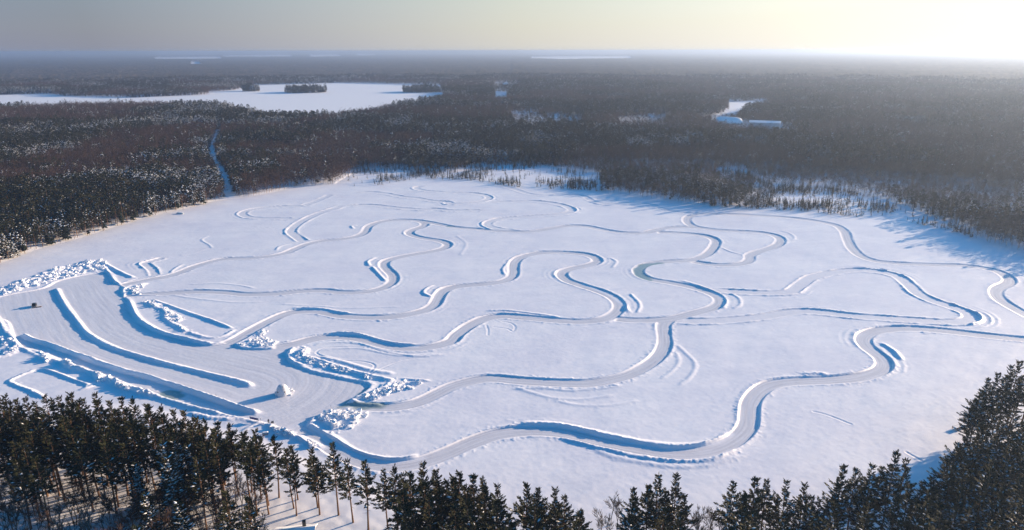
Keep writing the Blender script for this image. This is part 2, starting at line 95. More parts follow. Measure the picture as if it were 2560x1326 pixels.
D = json.loads(r'''{"tracks":{"front":[[[-70.3,203.4],[-62.0,196.4],[-53.9,189.4],[-46.7,184.6],[-40.1,182.0],[-34.0,181.7],[-27.0,184.0],[-20.1,188.8],[-12.9,194.8],[-5.4,199.4],[3.8,201.6],[15.6,200.8],[28.5,195.2],[41.2,190.4],[49.4,187.9],[53.7,188.0],[60.5,189.2],[67.2,192.5],[74.0,198.4],[78.6,204.7],[81.5,212.1],[84.6,220.1],[89.3,227.4],[95.6,233.5],[102.9,236.3],[110.8,237.4],[119.0,237.9],[127.6,239.1],[135.7,241.5],[143.3,245.7],[147.8,250.7],[150.0,257.3],[149.8,268.0],[151.4,275.4],[155.8,281.7],[162.8,286.1],[172.4,288.4],[182.2,288.3],[195.6,285.0],[206.7,280.7],[221.3,276.1],[234.7,272.4]],3.3,1,0.7],"second":[[[-62.7,216.3],[-57.3,217.8],[-52.1,218.3],[-43.0,217.6],[-34.5,220.5],[-28.4,226.7],[-22.9,233.1],[-18.2,236.5],[-9.3,240.0],[2.9,237.9],[18.0,235.9],[30.1,236.1],[43.0,241.4],[52.1,249.5],[59.5,259.1],[64.7,270.9],[67.5,285.4],[69.5,294.6],[73.3,300.7]],3.1,1,0.6],"third":[[[-101.9,268.8],[-98.2,270.6],[-93.4,272.7],[-88.7,277.0],[-82.4,280.1],[-75.9,280.8],[-67.1,278.7],[-57.8,273.2],[-49.0,269.1],[-38.2,268.4],[-30.5,271.7],[-26.0,276.4],[-24.6,282.1],[-19.1,293.7],[-12.6,302.0],[-5.1,305.0],[5.6,303.2],[19.9,299.6],[32.3,297.9],[41.9,300.5],[48.6,307.7],[52.6,317.6],[51.6,329.1],[46.7,338.3],[37.3,349.1],[30.1,358.1],[27.7,366.4],[29.0,373.8],[37.3,381.3],[45.6,386.5],[50.5,393.2],[50.3,400.1],[46.2,407.4],[35.0,411.9],[22.6,412.9],[12.5,409.1],[4.9,401.4],[1.6,392.2],[0.9,381.6],[0.8,370.3],[-0.7,363.0],[-5.8,356.1],[-14.5,352.1],[-23.7,349.9],[-30.7,347.3],[-35.2,342.6],[-37.0,335.7],[-37.6,327.7],[-38.5,320.0],[-41.7,313.6],[-47.5,308.6],[-55.9,304.8],[-65.1,303.5],[-74.9,304.6],[-81.9,306.3],[-92.2,311.2],[-100.3,311.8],[-106.9,309.3],[-110.3,304.9],[-113.7,297.3],[-117.2,287.5],[-119.6,279.0],[-123.0,272.2]],3.2,1,0.65],"fourth":[[[-199.4,334.8],[-193.7,335.7],[-186.3,337.0],[-174.5,339.3],[-162.1,340.7],[-148.5,339.2],[-137.7,336.4],[-120.1,337.8],[-109.5,341.2],[-99.2,342.2],[-89.4,339.2],[-75.6,340.2],[-68.3,346.5],[-64.9,356.5],[-66.9,368.3],[-71.7,378.3],[-75.2,387.4],[-75.0,395.5],[-70.0,401.9],[-59.7,409.7],[-48.8,416.5],[-42.4,424.8],[-42.0,433.4],[-47.9,441.1],[-57.3,446.3],[-66.4,453.4],[-70.6,460.6],[-70.3,468.8],[-65.7,476.4],[-62.9,483.5],[-64.8,492.5],[-71.5,498.8]],3.0,1,0.6],"fifth":[[[-210.3,350.8],[-200.6,359.9],[-192.7,366.2],[-188.6,373.3],[-185.5,383.4],[-180.9,392.5],[-173.8,399.9],[-154.8,402.3],[-142.1,410.7],[-137.2,423.4],[-132.6,434.5],[-125.2,441.4],[-113.8,445.6],[-105.8,452.1],[-101.8,463.4],[-102.5,476.6],[-101.4,484.9],[-96.5,494.0],[-87.5,499.4],[-72.5,498.8],[-56.6,489.5],[-41.0,477.4],[-26.4,472.2],[-7.4,466.0],[11.2,464.3],[25.6,471.7],[40.5,480.9],[52.8,479.6],[63.1,469.9],[75.9,461.1],[91.6,461.0],[103.5,469.5],[93.5,462.5],[106.3,472.5],[121.8,477.3],[131.3,475.4]],3.0,1,0.55],"outer":[[[243.8,284.3],[242.9,306.7],[243.2,313.5],[244.6,325.6],[249.2,336.0],[255.7,343.8],[266.8,352.2],[272.7,361.5],[273.9,374.3],[264.1,382.7],[247.3,385.0],[230.4,387.3],[216.5,392.4],[212.4,401.2],[214.4,418.4],[221.4,440.8],[230.1,465.6],[230.7,482.7],[219.6,496.7],[201.5,506.9],[180.3,513.8],[157.7,517.7],[143.0,516.3],[132.7,507.6],[128.0,491.8],[129.7,478.1],[137.8,470.9],[147.4,466.4],[159.6,463.7],[171.3,460.1],[177.4,453.3],[177.9,443.2],[171.4,429.7],[162.6,420.6],[152.0,412.5],[145.2,405.1],[142.3,396.8],[136.8,389.5],[127.3,385.3],[116.7,386.6],[106.4,392.9]],3.2,1,0.6],"east":[[[99.8,461.6],[109.3,461.1],[121.4,457.6],[131.3,450.9],[133.9,440.8],[130.2,428.2],[122.3,412.1],[115.5,402.9],[106.1,395.5],[90.5,392.4],[78.2,386.3],[71.9,375.8],[72.0,365.8],[76.6,358.9],[85.7,353.5],[94.9,346.5],[101.7,338.2],[104.5,329.9],[102.6,322.0],[96.4,314.4],[84.4,307.2],[74.2,301.3],[65.1,299.6],[56.3,299.4],[47.9,301.4]],3.1,1,0.6],"lane_east":[[[107.1,340.2],[119.5,338.1],[131.8,336.4],[143.9,338.4],[152.5,347.8],[164.9,361.8],[180.9,370.6],[195.2,374.9],[206.6,372.7],[212.9,364.7],[211.8,350.8],[208.6,334.6],[210.0,324.7],[214.5,314.8],[216.5,306.4],[212.5,299.1],[202.4,296.0],[189.1,298.0],[176.0,300.7],[159.5,304.3],[150.2,308.3],[139.9,310.4],[129.2,308.0],[118.8,303.6],[102.9,299.7],[84.3,297.9],[75.2,299.3]],3.7,0,0.5],"lane_u":[[[-168.1,547.7],[-186.6,546.5],[-199.8,541.1],[-208.4,531.7],[-208.1,521.9],[-200.0,510.8],[-187.8,506.1],[-173.5,505.4],[-164.8,504.4]],3.4,0,0.35],"lane_diag":[[[-158.4,593.8],[-164.4,564.7],[-169.1,551.2]],3.4,0,0.3],"lane_diag2":[[[-137.7,547.4],[-148.3,524.5],[-153.2,505.8],[-155.3,486.8],[-153.6,466.5],[-146.5,453.7],[-137.9,440.4]],3.6,0,0.5],"lane_mid":[[[-133.9,547.3],[-123.4,551.5],[-111.9,551.0],[-91.4,541.3],[-68.1,534.3],[-61.6,536.3],[-45.2,530.4],[-24.2,532.1]],3.6,0,0.4],"lane_top":[[[-134.7,605.2],[-122.2,605.1],[-108.4,597.4],[-94.2,585.1],[-81.4,579.4],[-65.7,567.3],[-51.9,561.6],[-52.8,557.4],[-36.2,557.2],[-24.5,566.6],[-19.5,577.5],[-21.9,588.9],[-32.9,599.0],[-49.6,602.2],[-66.8,607.3],[-79.4,612.4],[-87.7,625.1],[-83.1,632.9]],3.4,0,0.35],"lane_loop":[[[-13.2,562.2],[3.5,564.2],[19.1,565.1],[35.4,556.4],[45.2,541.1],[46.5,528.1],[35.0,516.6],[20.5,512.3],[4.1,507.1],[-9.9,501.6],[-17.1,492.0],[-17.3,482.3],[-9.4,472.0],[1.9,467.4]],3.6,0,0.45],"lane_far":[[[-21.3,645.0],[-10.9,639.3],[4.2,614.3],[18.4,592.9],[32.4,588.9],[51.6,592.5],[61.4,585.3],[66.8,566.3],[76.9,553.3],[93.3,555.7],[110.7,553.0],[120.0,533.4],[130.2,521.8],[146.4,519.4]],3.2,0,0.3],"lane_spur":[[[-200.2,368.6],[-206.2,378.4],[-214.1,387.5],[-217.3,391.5],[-215.4,395.5],[-211.6,402.4]],2.6,0,0.4]},"ridges":[[[[-241.6,346.9],[-220.5,320.9],[-201.8,299.6],[-190.1,286.7],[-179.7,277.7],[-167.0,268.7],[-155.2,262.3],[-142.0,255.6],[-125.8,248.2],[-110.5,241.2],[-101.1,236.8],[-97.1,233.8]],1.6,1.15,0.2],[[[-217.2,284.1],[-209.4,278.7],[-199.1,273.5],[-185.9,266.0],[-169.8,256.9],[-154.8,248.7],[-134.3,238.9],[-118.2,230.1],[-103.0,221.6],[-95.7,217.5],[-87.4,213.8]],2.7,1.1,0.2],[[[-208.0,269.0],[-199.1,265.7],[-183.2,256.2],[-163.8,245.2],[-143.9,234.1],[-127.5,224.9],[-112.6,217.6],[-99.4,212.5]],0.8,1.2,0.25],[[[-193.1,262.1],[-188.4,256.3]],2.0,1.2,0.6],[[[-180.7,256.2],[-174.5,249.9],[-166.8,246.3]],2.0,1.2,0.6],[[[-162.3,245.2],[-156.6,239.4]],2.0,1.2,0.6],[[[-153.2,240.0],[-148.6,235.1],[-140.7,230.9],[-130.4,226.5]],1.9,1.2,0.6],[[[-112.7,214.5],[-108.3,212.5],[-104.2,210.9],[-94.0,209.2]],1.2,1.0,0.5],[[[-186.7,249.3],[-189.7,244.3],[-191.2,238.6],[-185.4,234.6],[-177.4,230.4],[-168.3,224.2]],1.2,0.8,0.5],[[[-186.7,249.3],[-177.9,245.3],[-168.5,240.1],[-157.4,234.1]],1.3,0.7,0.4],[[[-160.4,230.3],[-157.8,233.5],[-155.7,235.1]],0.9,0.8,0.5],[[[-251.3,312.8],[-237.2,298.4],[-226.6,286.9],[-218.7,279.6],[-207.7,268.6]],1.4,1.2,0.4],[[[-207.7,268.6],[-208.0,264.1],[-210.3,260.2],[-213.8,258.3]],1.0,1.4,0.6],[[[-192.0,325.8],[-182.8,312.4],[-175.1,302.0],[-168.9,296.0],[-157.3,286.5],[-145.5,280.1],[-134.4,274.8],[-128.2,273.1]],1.3,1.2,0.2],[[[-181.9,328.1],[-169.9,320.5],[-155.6,310.6],[-142.3,301.8],[-131.8,294.3],[-126.2,290.0]],1.1,0.8,0.35],[[[-183.7,325.2],[-174.5,317.8],[-167.4,311.2],[-162.0,301.9],[-153.9,294.4],[-144.8,286.4]],1.7,1.0,0.8],[[[-144.8,286.4],[-137.5,281.8],[-131.1,279.1],[-126.9,281.8],[-124.5,289.5]],1.0,0.9,0.6],[[[-246.2,395.7],[-234.4,385.2],[-222.7,374.4],[-209.1,363.5]],1.4,1.0,0.3],[[[-237.4,385.2],[-225.2,368.6],[-214.9,356.0],[-211.3,353.2]],1.3,0.8,0.3],[[[-211.3,353.2],[-209.4,358.6],[-206.5,362.8]],0.8,0.8,0.5],[[[-202.0,338.4],[-204.5,345.3],[-204.5,351.9]],0.7,0.7,0.3],[[[-202.0,338.4],[-196.1,336.5],[-181.0,335.2]],0.6,0.6,0.3],[[[-91.5,259.6],[-92.7,265.5],[-90.4,268.7]],0.9,0.9,0.5],[[[-86.3,260.3],[-86.1,265.5],[-87.9,268.7]],1.9,1.1,0.7],[[[-86.3,260.3],[-79.6,256.8],[-72.0,252.3],[-64.5,247.2],[-58.2,243.7],[-50.6,240.2],[-44.9,237.8]],2.0,1.0,0.45],[[[-91.5,259.6],[-87.9,254.6],[-81.2,250.9]],0.8,0.8,0.4],[[[-78.8,259.9],[-67.7,254.5],[-56.8,247.9],[-45.1,243.6]],0.6,1.2,0.2],[[[-42.9,239.5],[-30.5,237.8]],0.9,0.7,0.3],[[[-44.9,237.8],[-47.8,233.0],[-51.4,228.3],[-54.3,224.3]],1.5,1.0,0.8],[[[-54.3,224.3],[-56.8,222.5],[-55.7,220.8],[-45.5,219.5]],1.2,1.0,0.2],[[[-68.7,206.5],[-67.0,210.2],[-64.3,212.9],[-60.4,216.8],[-55.0,217.9]],0.8,0.8,0.3],[[[-68.7,206.5],[-64.3,202.3],[-61.0,199.8]],0.8,1.0,0.3],[[[-64.2,210.7],[-61.3,206.4],[-58.3,202.3]],2.2,1.2,0.6],[[[-61.0,199.8],[-55.1,194.5],[-50.0,189.6],[-45.3,186.9],[-41.3,185.4],[-35.7,184.7],[-28.6,186.9]],1.5,1.4,0.08],[[[2.6,205.9],[9.3,206.1],[15.9,205.1],[22.4,202.5],[31.1,198.5],[40.8,194.6],[50.6,192.4],[58.3,192.9],[65.2,195.0],[71.3,200.0]],1.6,1.4,0.08],[[[15.4,197.1],[27.6,191.4],[39.3,185.9],[51.1,183.7],[61.1,184.6],[70.1,189.8]],1.0,0.9,0.1],[[[25.0,190.7],[34.2,185.1],[45.8,181.8],[57.8,181.6],[70.5,187.1]],0.6,1.2,0.15],[[[-79.9,284.2],[-69.1,283.2],[-61.0,277.9],[-50.5,272.7],[-40.9,270.9]],1.5,1.2,0.12],[[[-107.4,316.3],[-97.3,315.1],[-86.8,311.8],[-76.4,308.6]],1.0,1.0,0.12],[[[-12.6,311.3],[-3.9,312.4],[9.5,308.5],[22.5,303.3]],1.0,1.0,0.12],[[[38.6,351.5],[49.3,334.9],[55.0,319.1],[56.2,308.3]],1.0,1.0,0.12],[[[91.4,357.2],[99.1,349.1],[105.1,336.3],[106.7,326.2],[102.1,313.3]],1.0,1.0,0.12],[[[156.9,254.4],[158.8,264.1],[157.6,273.2]],1.1,1.0,0.2],[[[111.2,242.8],[119.2,243.5],[122.6,242.4]],1.3,1.0,0.5],[[[69.9,272.0],[71.9,262.6],[73.1,252.3],[68.2,240.6],[61.8,233.1]],0.7,0.9,0.15],[[[68.2,264.6],[67.2,254.9],[62.4,245.8],[56.2,238.3]],0.6,0.8,0.15],[[[1.4,232.1],[14.3,224.6],[24.3,223.3],[37.7,226.3]],0.5,0.9,0.15],[[[14.3,223.4],[22.5,219.2],[33.8,218.6],[45.7,222.3]],0.45,0.9,0.15],[[[-0.1,231.1],[8.8,232.0],[20.6,230.1],[32.5,231.3],[41.8,234.1]],0.55,0.8,0.12],[[[-85.2,271.2],[-77.5,274.5],[-65.1,272.7],[-53.5,265.3],[-39.5,260.1],[-28.2,262.0]],0.5,0.8,0.1],[[[-80.3,265.4],[-75.8,267.4],[-64.1,267.8],[-46.1,260.5],[-31.5,262.8]],0.4,0.7,0.1],[[[-174.5,353.0],[-159.9,354.2],[-145.7,350.8],[-135.0,344.9]],0.45,0.8,0.12],[[[-174.8,335.2],[-153.2,327.9],[-135.8,324.3],[-124.1,325.4]],0.35,0.8,0.12],[[[-115.0,321.9],[-94.3,318.4],[-78.1,316.1],[-55.0,318.1]],0.35,0.8,0.12],[[[-40.7,331.3],[-45.5,337.4],[-44.8,345.5],[-41.7,350.1]],0.9,0.9,0.3],[[[-4.0,367.0],[-5.1,378.1],[-2.8,389.7]],0.7,0.8,0.3],[[[-82.6,384.0],[-85.8,394.4],[-82.6,402.7]],0.9,0.9,0.2],[[[-81.4,384.0],[-73.7,367.5],[-68.6,357.0]],0.9,0.9,0.3],[[[-111.5,472.9],[-114.6,482.2],[-110.3,482.1]],0.7,0.8,0.3],[[[-38.0,454.6],[-29.9,434.1],[-31.8,406.6]],0.4,0.9,0.15],[[[58.2,401.6],[61.8,393.3],[57.6,379.9]],0.5,0.8,0.2],[[[60.9,336.6],[62.9,319.0],[59.5,308.2]],0.6,0.8,0.3],[[[112.3,336.3],[114.6,330.2],[112.0,318.7],[106.4,313.3]],0.5,0.8,0.25],[[[178.2,437.3],[186.7,442.2],[190.0,457.9],[186.1,465.6]],0.4,0.8,0.2],[[[132.2,423.2],[136.5,412.3],[141.0,406.9]],0.5,0.5,0.3],[[[-148.3,418.2],[-148.8,427.5],[-144.1,433.2]],0.6,0.7,0.4],[[[-193.2,372.0],[-194.3,381.8],[-193.2,389.6]],0.6,0.8,0.4],[[[-210.6,445.7],[-206.0,453.9],[-206.6,445.6],[-195.0,430.7],[-191.0,424.1]],0.4,0.6,0.2],[[[-204.4,406.3],[-198.5,412.3],[-193.5,424.1]],0.3,0.5,0.2],[[[-82.9,206.5],[-78.7,203.9],[-73.7,200.6],[-70.7,199.4]],0.9,0.8,0.6],[[[-70.7,199.4],[-66.7,196.9],[-62.7,194.1],[-59.5,191.7]],1.4,0.9,0.6],[[[-89.4,200.7],[-87.0,205.0],[-84.6,207.6]],0.5,0.8,0.2]],"grooves":[[[-62.8,268.8],[-75.8,269.4],[-80.2,267.6],[-81.4,263.8],[-77.1,259.8],[-67.4,256.1],[-59.5,254.9],[-54.9,251.6],[-55.4,243.5]],[[-55.7,243.3],[-47.0,253.6],[-41.9,257.2],[-34.5,259.3]],[[-11.8,293.2],[-10.8,287.3],[-10.8,282.0]],[[-8.6,291.3],[-1.9,288.9],[0.1,285.7],[1.4,291.2],[-0.7,296.1],[-5.0,298.1]],[[-192.0,468.0],[-181.2,474.4],[-167.2,478.2]],[[-78.3,234.9],[-73.1,238.7],[-67.7,242.4]],[[-195.7,419.5],[-200.1,410.5],[-206.7,408.5]],[[104.3,214.0],[107.8,212.0],[113.4,205.5]],[[122.6,188.5],[124.7,183.8]],[[83.2,560.1],[66.5,539.9],[50.2,525.7]]],"area":[[-270.2,302.6],[-261.9,333.3],[-248.2,346.9],[-247.6,359.6],[-231.0,373.8],[-216.0,356.0],[-209.2,350.6],[-200.4,335.3],[-191.4,324.7],[-182.3,311.3],[-173.8,300.5],[-156.7,285.1],[-140.6,277.0],[-128.0,271.8],[-121.5,274.8],[-115.0,268.9],[-101.2,268.0],[-95.1,271.2],[-91.6,257.7],[-82.1,248.4],[-64.3,239.6],[-53.3,234.3],[-58.9,221.4],[-60.5,216.2],[-66.4,212.9],[-69.0,206.5],[-64.7,201.3],[-55.6,191.0],[-63.0,195.0],[-74.0,201.9],[-83.9,207.6],[-99.8,213.6],[-128.2,226.5],[-160.5,244.9],[-206.6,269.4],[-240.0,302.4],[-244.6,270.4]],"ice":[[[[69.1,366.5],[72.7,359.4],[73.3,377.5],[86.7,387.4],[76.9,385.1]],5],[[[-58.4,220.2],[-53.4,220.2],[-47.0,220.1]],4.5],[[[-126.8,229.5],[-121.2,227.0]],4],[[[-55.1,228.3],[-50.9,233.6]],3],[[[-28.6,482.6],[-45.7,480.4]],3]],"rubble":[[[[-267.3,324.0],[-271.6,347.1],[-268.8,361.8],[-264.0,382.3],[-250.9,399.8],[-242.8,396.5],[-233.9,379.0],[-242.1,368.7],[-250.0,361.7],[-253.3,351.5],[-262.7,334.5],[-261.1,315.6]],1.0,420,"broad strip of broken snow blocks along the upper edge of the plowed yard"],[[[-203.5,346.6],[-200.5,353.2],[-196.4,355.8],[-195.7,344.6],[-193.9,338.4],[-181.0,335.2],[-196.4,337.1]],0.8,70,"small heap of snow blocks on the pointed tip between two tracks near the yard"],[[[-185.7,326.3],[-175.8,324.5],[-164.1,312.3],[-151.7,301.8],[-155.0,296.9],[-143.1,284.6],[-158.2,295.9],[-166.3,309.6]],0.8,130,"ridge of lumpy snow blocks inside the walled triangle beside the yard"],[[[-117.6,271.4],[-113.1,282.6],[-113.3,290.9],[-109.6,287.1],[-109.6,280.3],[-100.3,275.9],[-100.3,270.4],[-111.6,268.8]],0.8,110,"crumbly snow heap at the mouth of a track east of the yard"],[[[-89.4,259.6],[-87.8,269.5],[-85.1,263.5],[-85.8,259.5],[-77.4,254.6],[-64.3,246.5],[-53.7,240.2],[-54.2,238.9],[-67.3,245.8],[-81.8,253.1]],0.8,150,"long jagged snow ridge casting a wide blue shadow across the yard"],[[[-56.3,223.7],[-51.7,229.8],[-47.5,235.5],[-42.6,237.8],[-33.4,236.8],[-37.2,231.3],[-46.7,226.7],[-50.2,221.9]],1.0,150,"heap of large snow blocks between the second track and the yard"],[[[-66.2,209.6],[-64.0,214.5],[-57.5,216.2],[-49.3,213.6],[-51.6,208.2],[-53.2,203.1],[-57.5,201.8],[-60.1,204.4]],1.0,190,"wide mound of tumbled snow blocks at the corner of the front track"],[[[-84.2,206.5],[-78.5,203.4],[-70.8,199.9],[-66.8,197.4],[-61.0,192.7],[-59.1,189.9],[-64.9,192.7],[-75.9,199.4]],0.8,120,"row of broken snow lumps along the shore beside the yard exit"],[[[-198.2,266.9],[-187.2,256.3],[-187.6,254.4],[-197.2,264.1]],0.8,26,"short spur of snow lumps topmost of the row beside the long bank"],[[[-182.0,257.0],[-173.0,248.8],[-173.9,247.8],[-181.6,255.1]],0.8,26,"short spur of snow lumps second in the row beside the long bank"],[[[-164.5,247.0],[-155.0,238.4],[-157.0,237.4],[-163.1,243.5]],0.8,30,"short spur of snow lumps third in the row beside the long bank"],[[[-155.6,241.8],[-147.4,235.1],[-138.6,229.6],[-129.2,225.6],[-139.6,228.7],[-150.4,235.1]],0.8,60,"trailing spur of snow lumps lowest of the row beside the long bank"],[[[-226.5,283.2],[-224.6,285.5],[-218.1,278.8],[-206.4,266.1],[-208.9,262.9],[-211.6,262.2]],0.8,50,"snow lumps heaped at the left edge of the picture"],[[[-86.2,231.5],[-85.1,233.8],[-82.5,233.1],[-80.5,229.9],[-80.6,226.9],[-83.4,226.6],[-81.8,229.0]],0.5,60,"ring of snow lumps scattered around the domed snow house"]],"shore":[[-315.4,302.8],[-310.1,342.3],[-302.2,390.4],[-299.9,423.1],[-290.1,449.5],[-282.5,484.9],[-270.9,520.5],[-261.8,534.3],[-244.5,573.9],[-221.6,590.4],[-192.6,634.4],[-164.8,642.0],[-140.2,631.7],[-91.6,655.5],[-58.0,665.8],[-30.4,654.8],[7.5,626.1],[78.3,606.5],[121.1,571.5],[151.9,547.6],[180.8,537.0],[223.6,525.1],[260.3,504.6],[284.0,492.9],[299.2,469.1],[307.8,439.2],[317.9,412.6],[329.6,383.2],[329.4,320.1],[314.4,275.7],[264.4,241.3],[192.1,222.5],[175.3,214.0],[152.4,200.9],[139.9,191.4],[122.0,173.4],[107.0,162.9],[89.4,149.3],[61.0,141.4],[21.2,138.7],[-3.1,143.0],[-15.8,152.0],[-31.6,166.5],[-47.2,176.0],[-61.6,185.5],[-86.8,200.7],[-102.4,206.6],[-118.6,215.3],[-139.9,221.1],[-168.5,221.3],[-180.8,218.4],[-211.5,221.5],[-257.7,240.6]],"marsh":[[[-167.1,636.0],[-166.5,665.0],[-160.4,728.6],[-105.4,727.8],[-57.9,714.5],[-35.0,761.7],[22.0,752.5],[88.4,688.6],[77.5,599.3],[7.4,618.4],[-30.2,650.6],[-91.1,651.3],[-139.4,627.8]],[[202.2,687.1],[215.0,710.8],[241.2,715.4],[236.4,664.2],[242.1,637.0],[256.9,627.0],[280.8,622.8],[295.6,607.6],[305.7,577.7],[311.6,538.5],[311.6,500.2],[312.4,467.8],[305.8,436.2],[282.7,490.5],[222.5,522.4],[194.6,531.1],[187.7,536.9],[193.3,557.9],[208.6,583.8],[219.9,612.2],[216.8,639.4],[206.2,653.9]]],"farlakes":{"big":[[-1506.3,2031.1],[-1393.1,2102.8],[-1356.8,2101.4],[-1250.1,1986.0],[-1020.4,1910.1],[-872.6,2044.9],[-917.1,2165.7],[-888.4,2298.0],[-938.3,2622.4],[-787.2,2710.0],[-673.4,2806.0],[-533.3,2730.6],[-415.4,2659.7],[-259.7,2590.4],[-174.3,1834.8],[-223.6,1593.5],[-293.2,1368.1],[-351.3,1295.5],[-419.7,1280.0],[-482.7,1335.3],[-611.0,1506.4],[-785.6,1586.0],[-967.9,1592.0],[-1064.4,1474.6],[-1115.5,1476.2]],"east":[[521.8,1710.0],[612.3,1734.6],[617.3,1680.3],[497.3,1465.6],[440.9,1353.5],[407.3,1281.9],[368.9,1249.4],[327.3,1267.1],[258.5,1212.6],[327.1,1310.4],[404.7,1374.0],[446.4,1456.1]],"n1":[[-7453.0,15149.6],[-6382.7,15823.9],[-4367.2,10819.8],[-5433.4,11038.9]],"n2":[[-3832.4,8651.7],[-3740.3,8638.2],[-2748.7,6342.9],[-2815.8,6351.3]],"n3":[[-7943.8,19978.1],[-7141.5,23318.0],[-4597.3,15001.9],[-5910.9,14860.6]],"n4":[[-6422.0,23049.1],[-6045.7,25203.4],[-3763.2,15861.7],[-3954.2,14324.5]],"n5":[[-5932.3,27956.6],[-5255.3,27647.4],[-3525.9,18541.5],[-3791.4,17858.4]],"n6":[[399.0,14082.0],[996.7,14859.6],[2452.7,14960.7],[1655.1,10088.5],[626.1,9325.9],[294.3,10382.8]],"n7":[[-76.1,2775.7],[25.5,2841.6],[20.8,2322.5],[-55.0,2232.4]],"n8":[[-5.6,1376.2],[17.2,1459.3],[46.4,1468.4],[52.0,1392.5],[63.8,1172.5],[51.4,1091.1],[30.7,1060.7],[6.8,1098.5]],"n11":[[198.1,1312.3],[244.7,1344.1],[303.2,1386.0],[262.0,1197.4],[210.3,1154.4],[173.5,1127.6]],"n12":[[66.5,1365.6],[132.0,1322.0],[110.2,1102.5],[58.3,1130.3]],"n14":[[-53.7,2174.0],[-13.4,2172.4],[-11.0,1777.8],[-41.7,1762.6]],"n10":[[-1758.8,2116.6],[-1558.2,2070.3],[-1115.5,1476.2],[-1235.1,1479.8]]},"islands":[[-621.9,2154.1,62],[-813.6,2226.3,26],[-271.9,2161.4,60]],"trail":[[-239.3,580.4],[-261.8,629.3],[-292.7,693.6],[-316.3,743.8],[-346.6,801.5],[-367.8,850.6],[-394.6,925.6],[-426.4,1014.6],[-459.6,1104.2]],"clear":[[[-467.7,819.0],[-401.6,861.6]],[[126.7,1306.1],[295.6,1368.5]]],"tops":[[-154.3,188.9,20],[-142.5,189.4,20],[-135.9,187.0,21],[-132.0,186.8,22],[-125.1,187.3,22],[-129.4,186.8,20],[-120.8,185.5,20],[-117.4,186.1,21],[-112.9,184.4,21],[-106.9,181.9,21],[-102.2,179.5,21],[-98.1,178.1,21],[-95.9,179.4,20],[-90.1,175.3,20],[-82.6,171.3,21],[-79.5,171.5,20],[-73.7,167.9,20],[-71.8,170.0,19],[-65.1,165.2,20],[-59.6,164.4,18],[-46.7,157.6,23],[-53.1,160.8,19],[-42.1,154.5,20],[-37.5,151.5,21],[-32.5,152.1,19],[-29.6,150.1,20],[-27.1,149.8,19],[-22.0,150.0,22],[-19.3,151.5,19],[-12.9,147.8,20],[-9.9,146.0,21],[-7.4,145.8,20],[-3.5,143.3,20],[3.7,141.8,21],[6.1,142.2,20],[9.8,139.8,21],[12.2,140.7,19],[16.3,138.1,17],[7.6,142.7,17],[29.3,143.5,19],[35.3,143.5,23],[39.4,144.3,22],[33.1,143.2,20],[37.6,143.6,18],[41.5,143.4,17],[53.2,143.3,21],[57.8,142.9,22],[62.2,145.5,20],[65.3,142.6,22],[70.0,143.0,20],[73.2,141.7,17],[55.5,142.0,18],[63.8,143.1,16],[81.8,148.3,22],[86.1,149.6,20],[89.1,149.2,22],[92.7,150.8,20],[95.9,151.3,24],[101.0,154.0,20],[79.7,145.9,18],[85.7,145.0,18],[101.2,147.4,18],[105.1,149.1,18],[109.5,152.4,21],[116.5,158.2,22],[120.4,161.4,23],[126.9,166.5,23],[110.6,151.2,20],[123.1,161.4,20],[129.0,166.1,22],[133.7,168.2,22],[141.6,188.1,22],[146.9,192.7,23],[152.7,196.8,23],[158.8,200.4,24],[164.0,203.4,24],[145.9,189.3,20],[153.7,193.9,21],[159.3,196.6,21],[140.0,187.4,19],[169.2,203.9,23],[170.5,200.2,22],[148.8,183.1,20],[144.1,183.1,20],[141.6,169.9,21],[135.4,165.7,21],[123.6,155.7,20],[126.4,153.9,20],[113.9,148.6,20],[108.0,143.5,19],[113.8,143.5,19],[117.4,142.0,20],[123.5,145.3,20],[103.3,143.2,17],[108.0,138.7,18],[112.6,135.7,18],[130.8,155.7,20]],"obj":{"igloo":[-84.0,228.1],"truck":[-235.4,319.8],"plank":[-233.9,319.3],"person":[-81.9,206.5],"bundle":[-81.1,207.7],"sign":[-87.3,208.1],"pole":[-84.1,205.5],"post":[-107.3,225.5],"dock":[152.1,204.7],"lodge":[-54.7,146.2],"cabin":[128.1,147.3],"hall":[367.6,1191.2],"shed":[405.1,1124.1],"house":[-19.6,2508.6],"house2":[65.8,2732.4],"table":[-80.7,199.7],"boat":[-256.0,521.7],"stake1":[-63.5,216.8],"stake2":[-62.5,248.3]}}''')

# ------------------------------------------------------------------ helpers
def link(o):
    S.collection.objects.link(o)
    return o
def tag(o, label=None, cat=None, group=None, kind=None):
    if label: o['label'] = label
    if cat: o['category'] = cat
    if group: o['group'] = group
    if kind: o['kind'] = kind
    return o
def empty(name, loc=(0, 0, 0), rz=0.0):
    o = bpy.data.objects.new(name, None)
    o.empty_display_size = 0.5
    o.location = loc
    o.rotation_euler = (0, 0, rz)
    return link(o)
def grid_mesh(name, V, F, mats, attrs=None, smooth=True):
    me = bpy.data.meshes.new(name)
    V = np.ascontiguousarray(V, dtype=np.float32)
    F = np.ascontiguousarray(F, dtype=np.int32)
    n, k = F.shape
    me.vertices.add(len(V))
    me.vertices.foreach_set('co', V.ravel())
    me.loops.add(n * k)
    me.loops.foreach_set('vertex_index', F.ravel())
    me.polygons.add(n)
    me.polygons.foreach_set('loop_start', np.arange(0, n * k, k, dtype=np.int32))
    me.polygons.foreach_set('loop_total', np.full(n, k, dtype=np.int32))
    me.polygons.foreach_set('use_smooth', np.full(n, smooth))
    for m in mats: me.materials.append(m)
    me.update(calc_edges=True)
    for an, arr in (attrs or {}).items():
        a = me.attributes.new(an, 'FLOAT', 'POINT')
        a.data.foreach_set('value', np.ascontiguousarray(arr, dtype=np.float32))
    return me
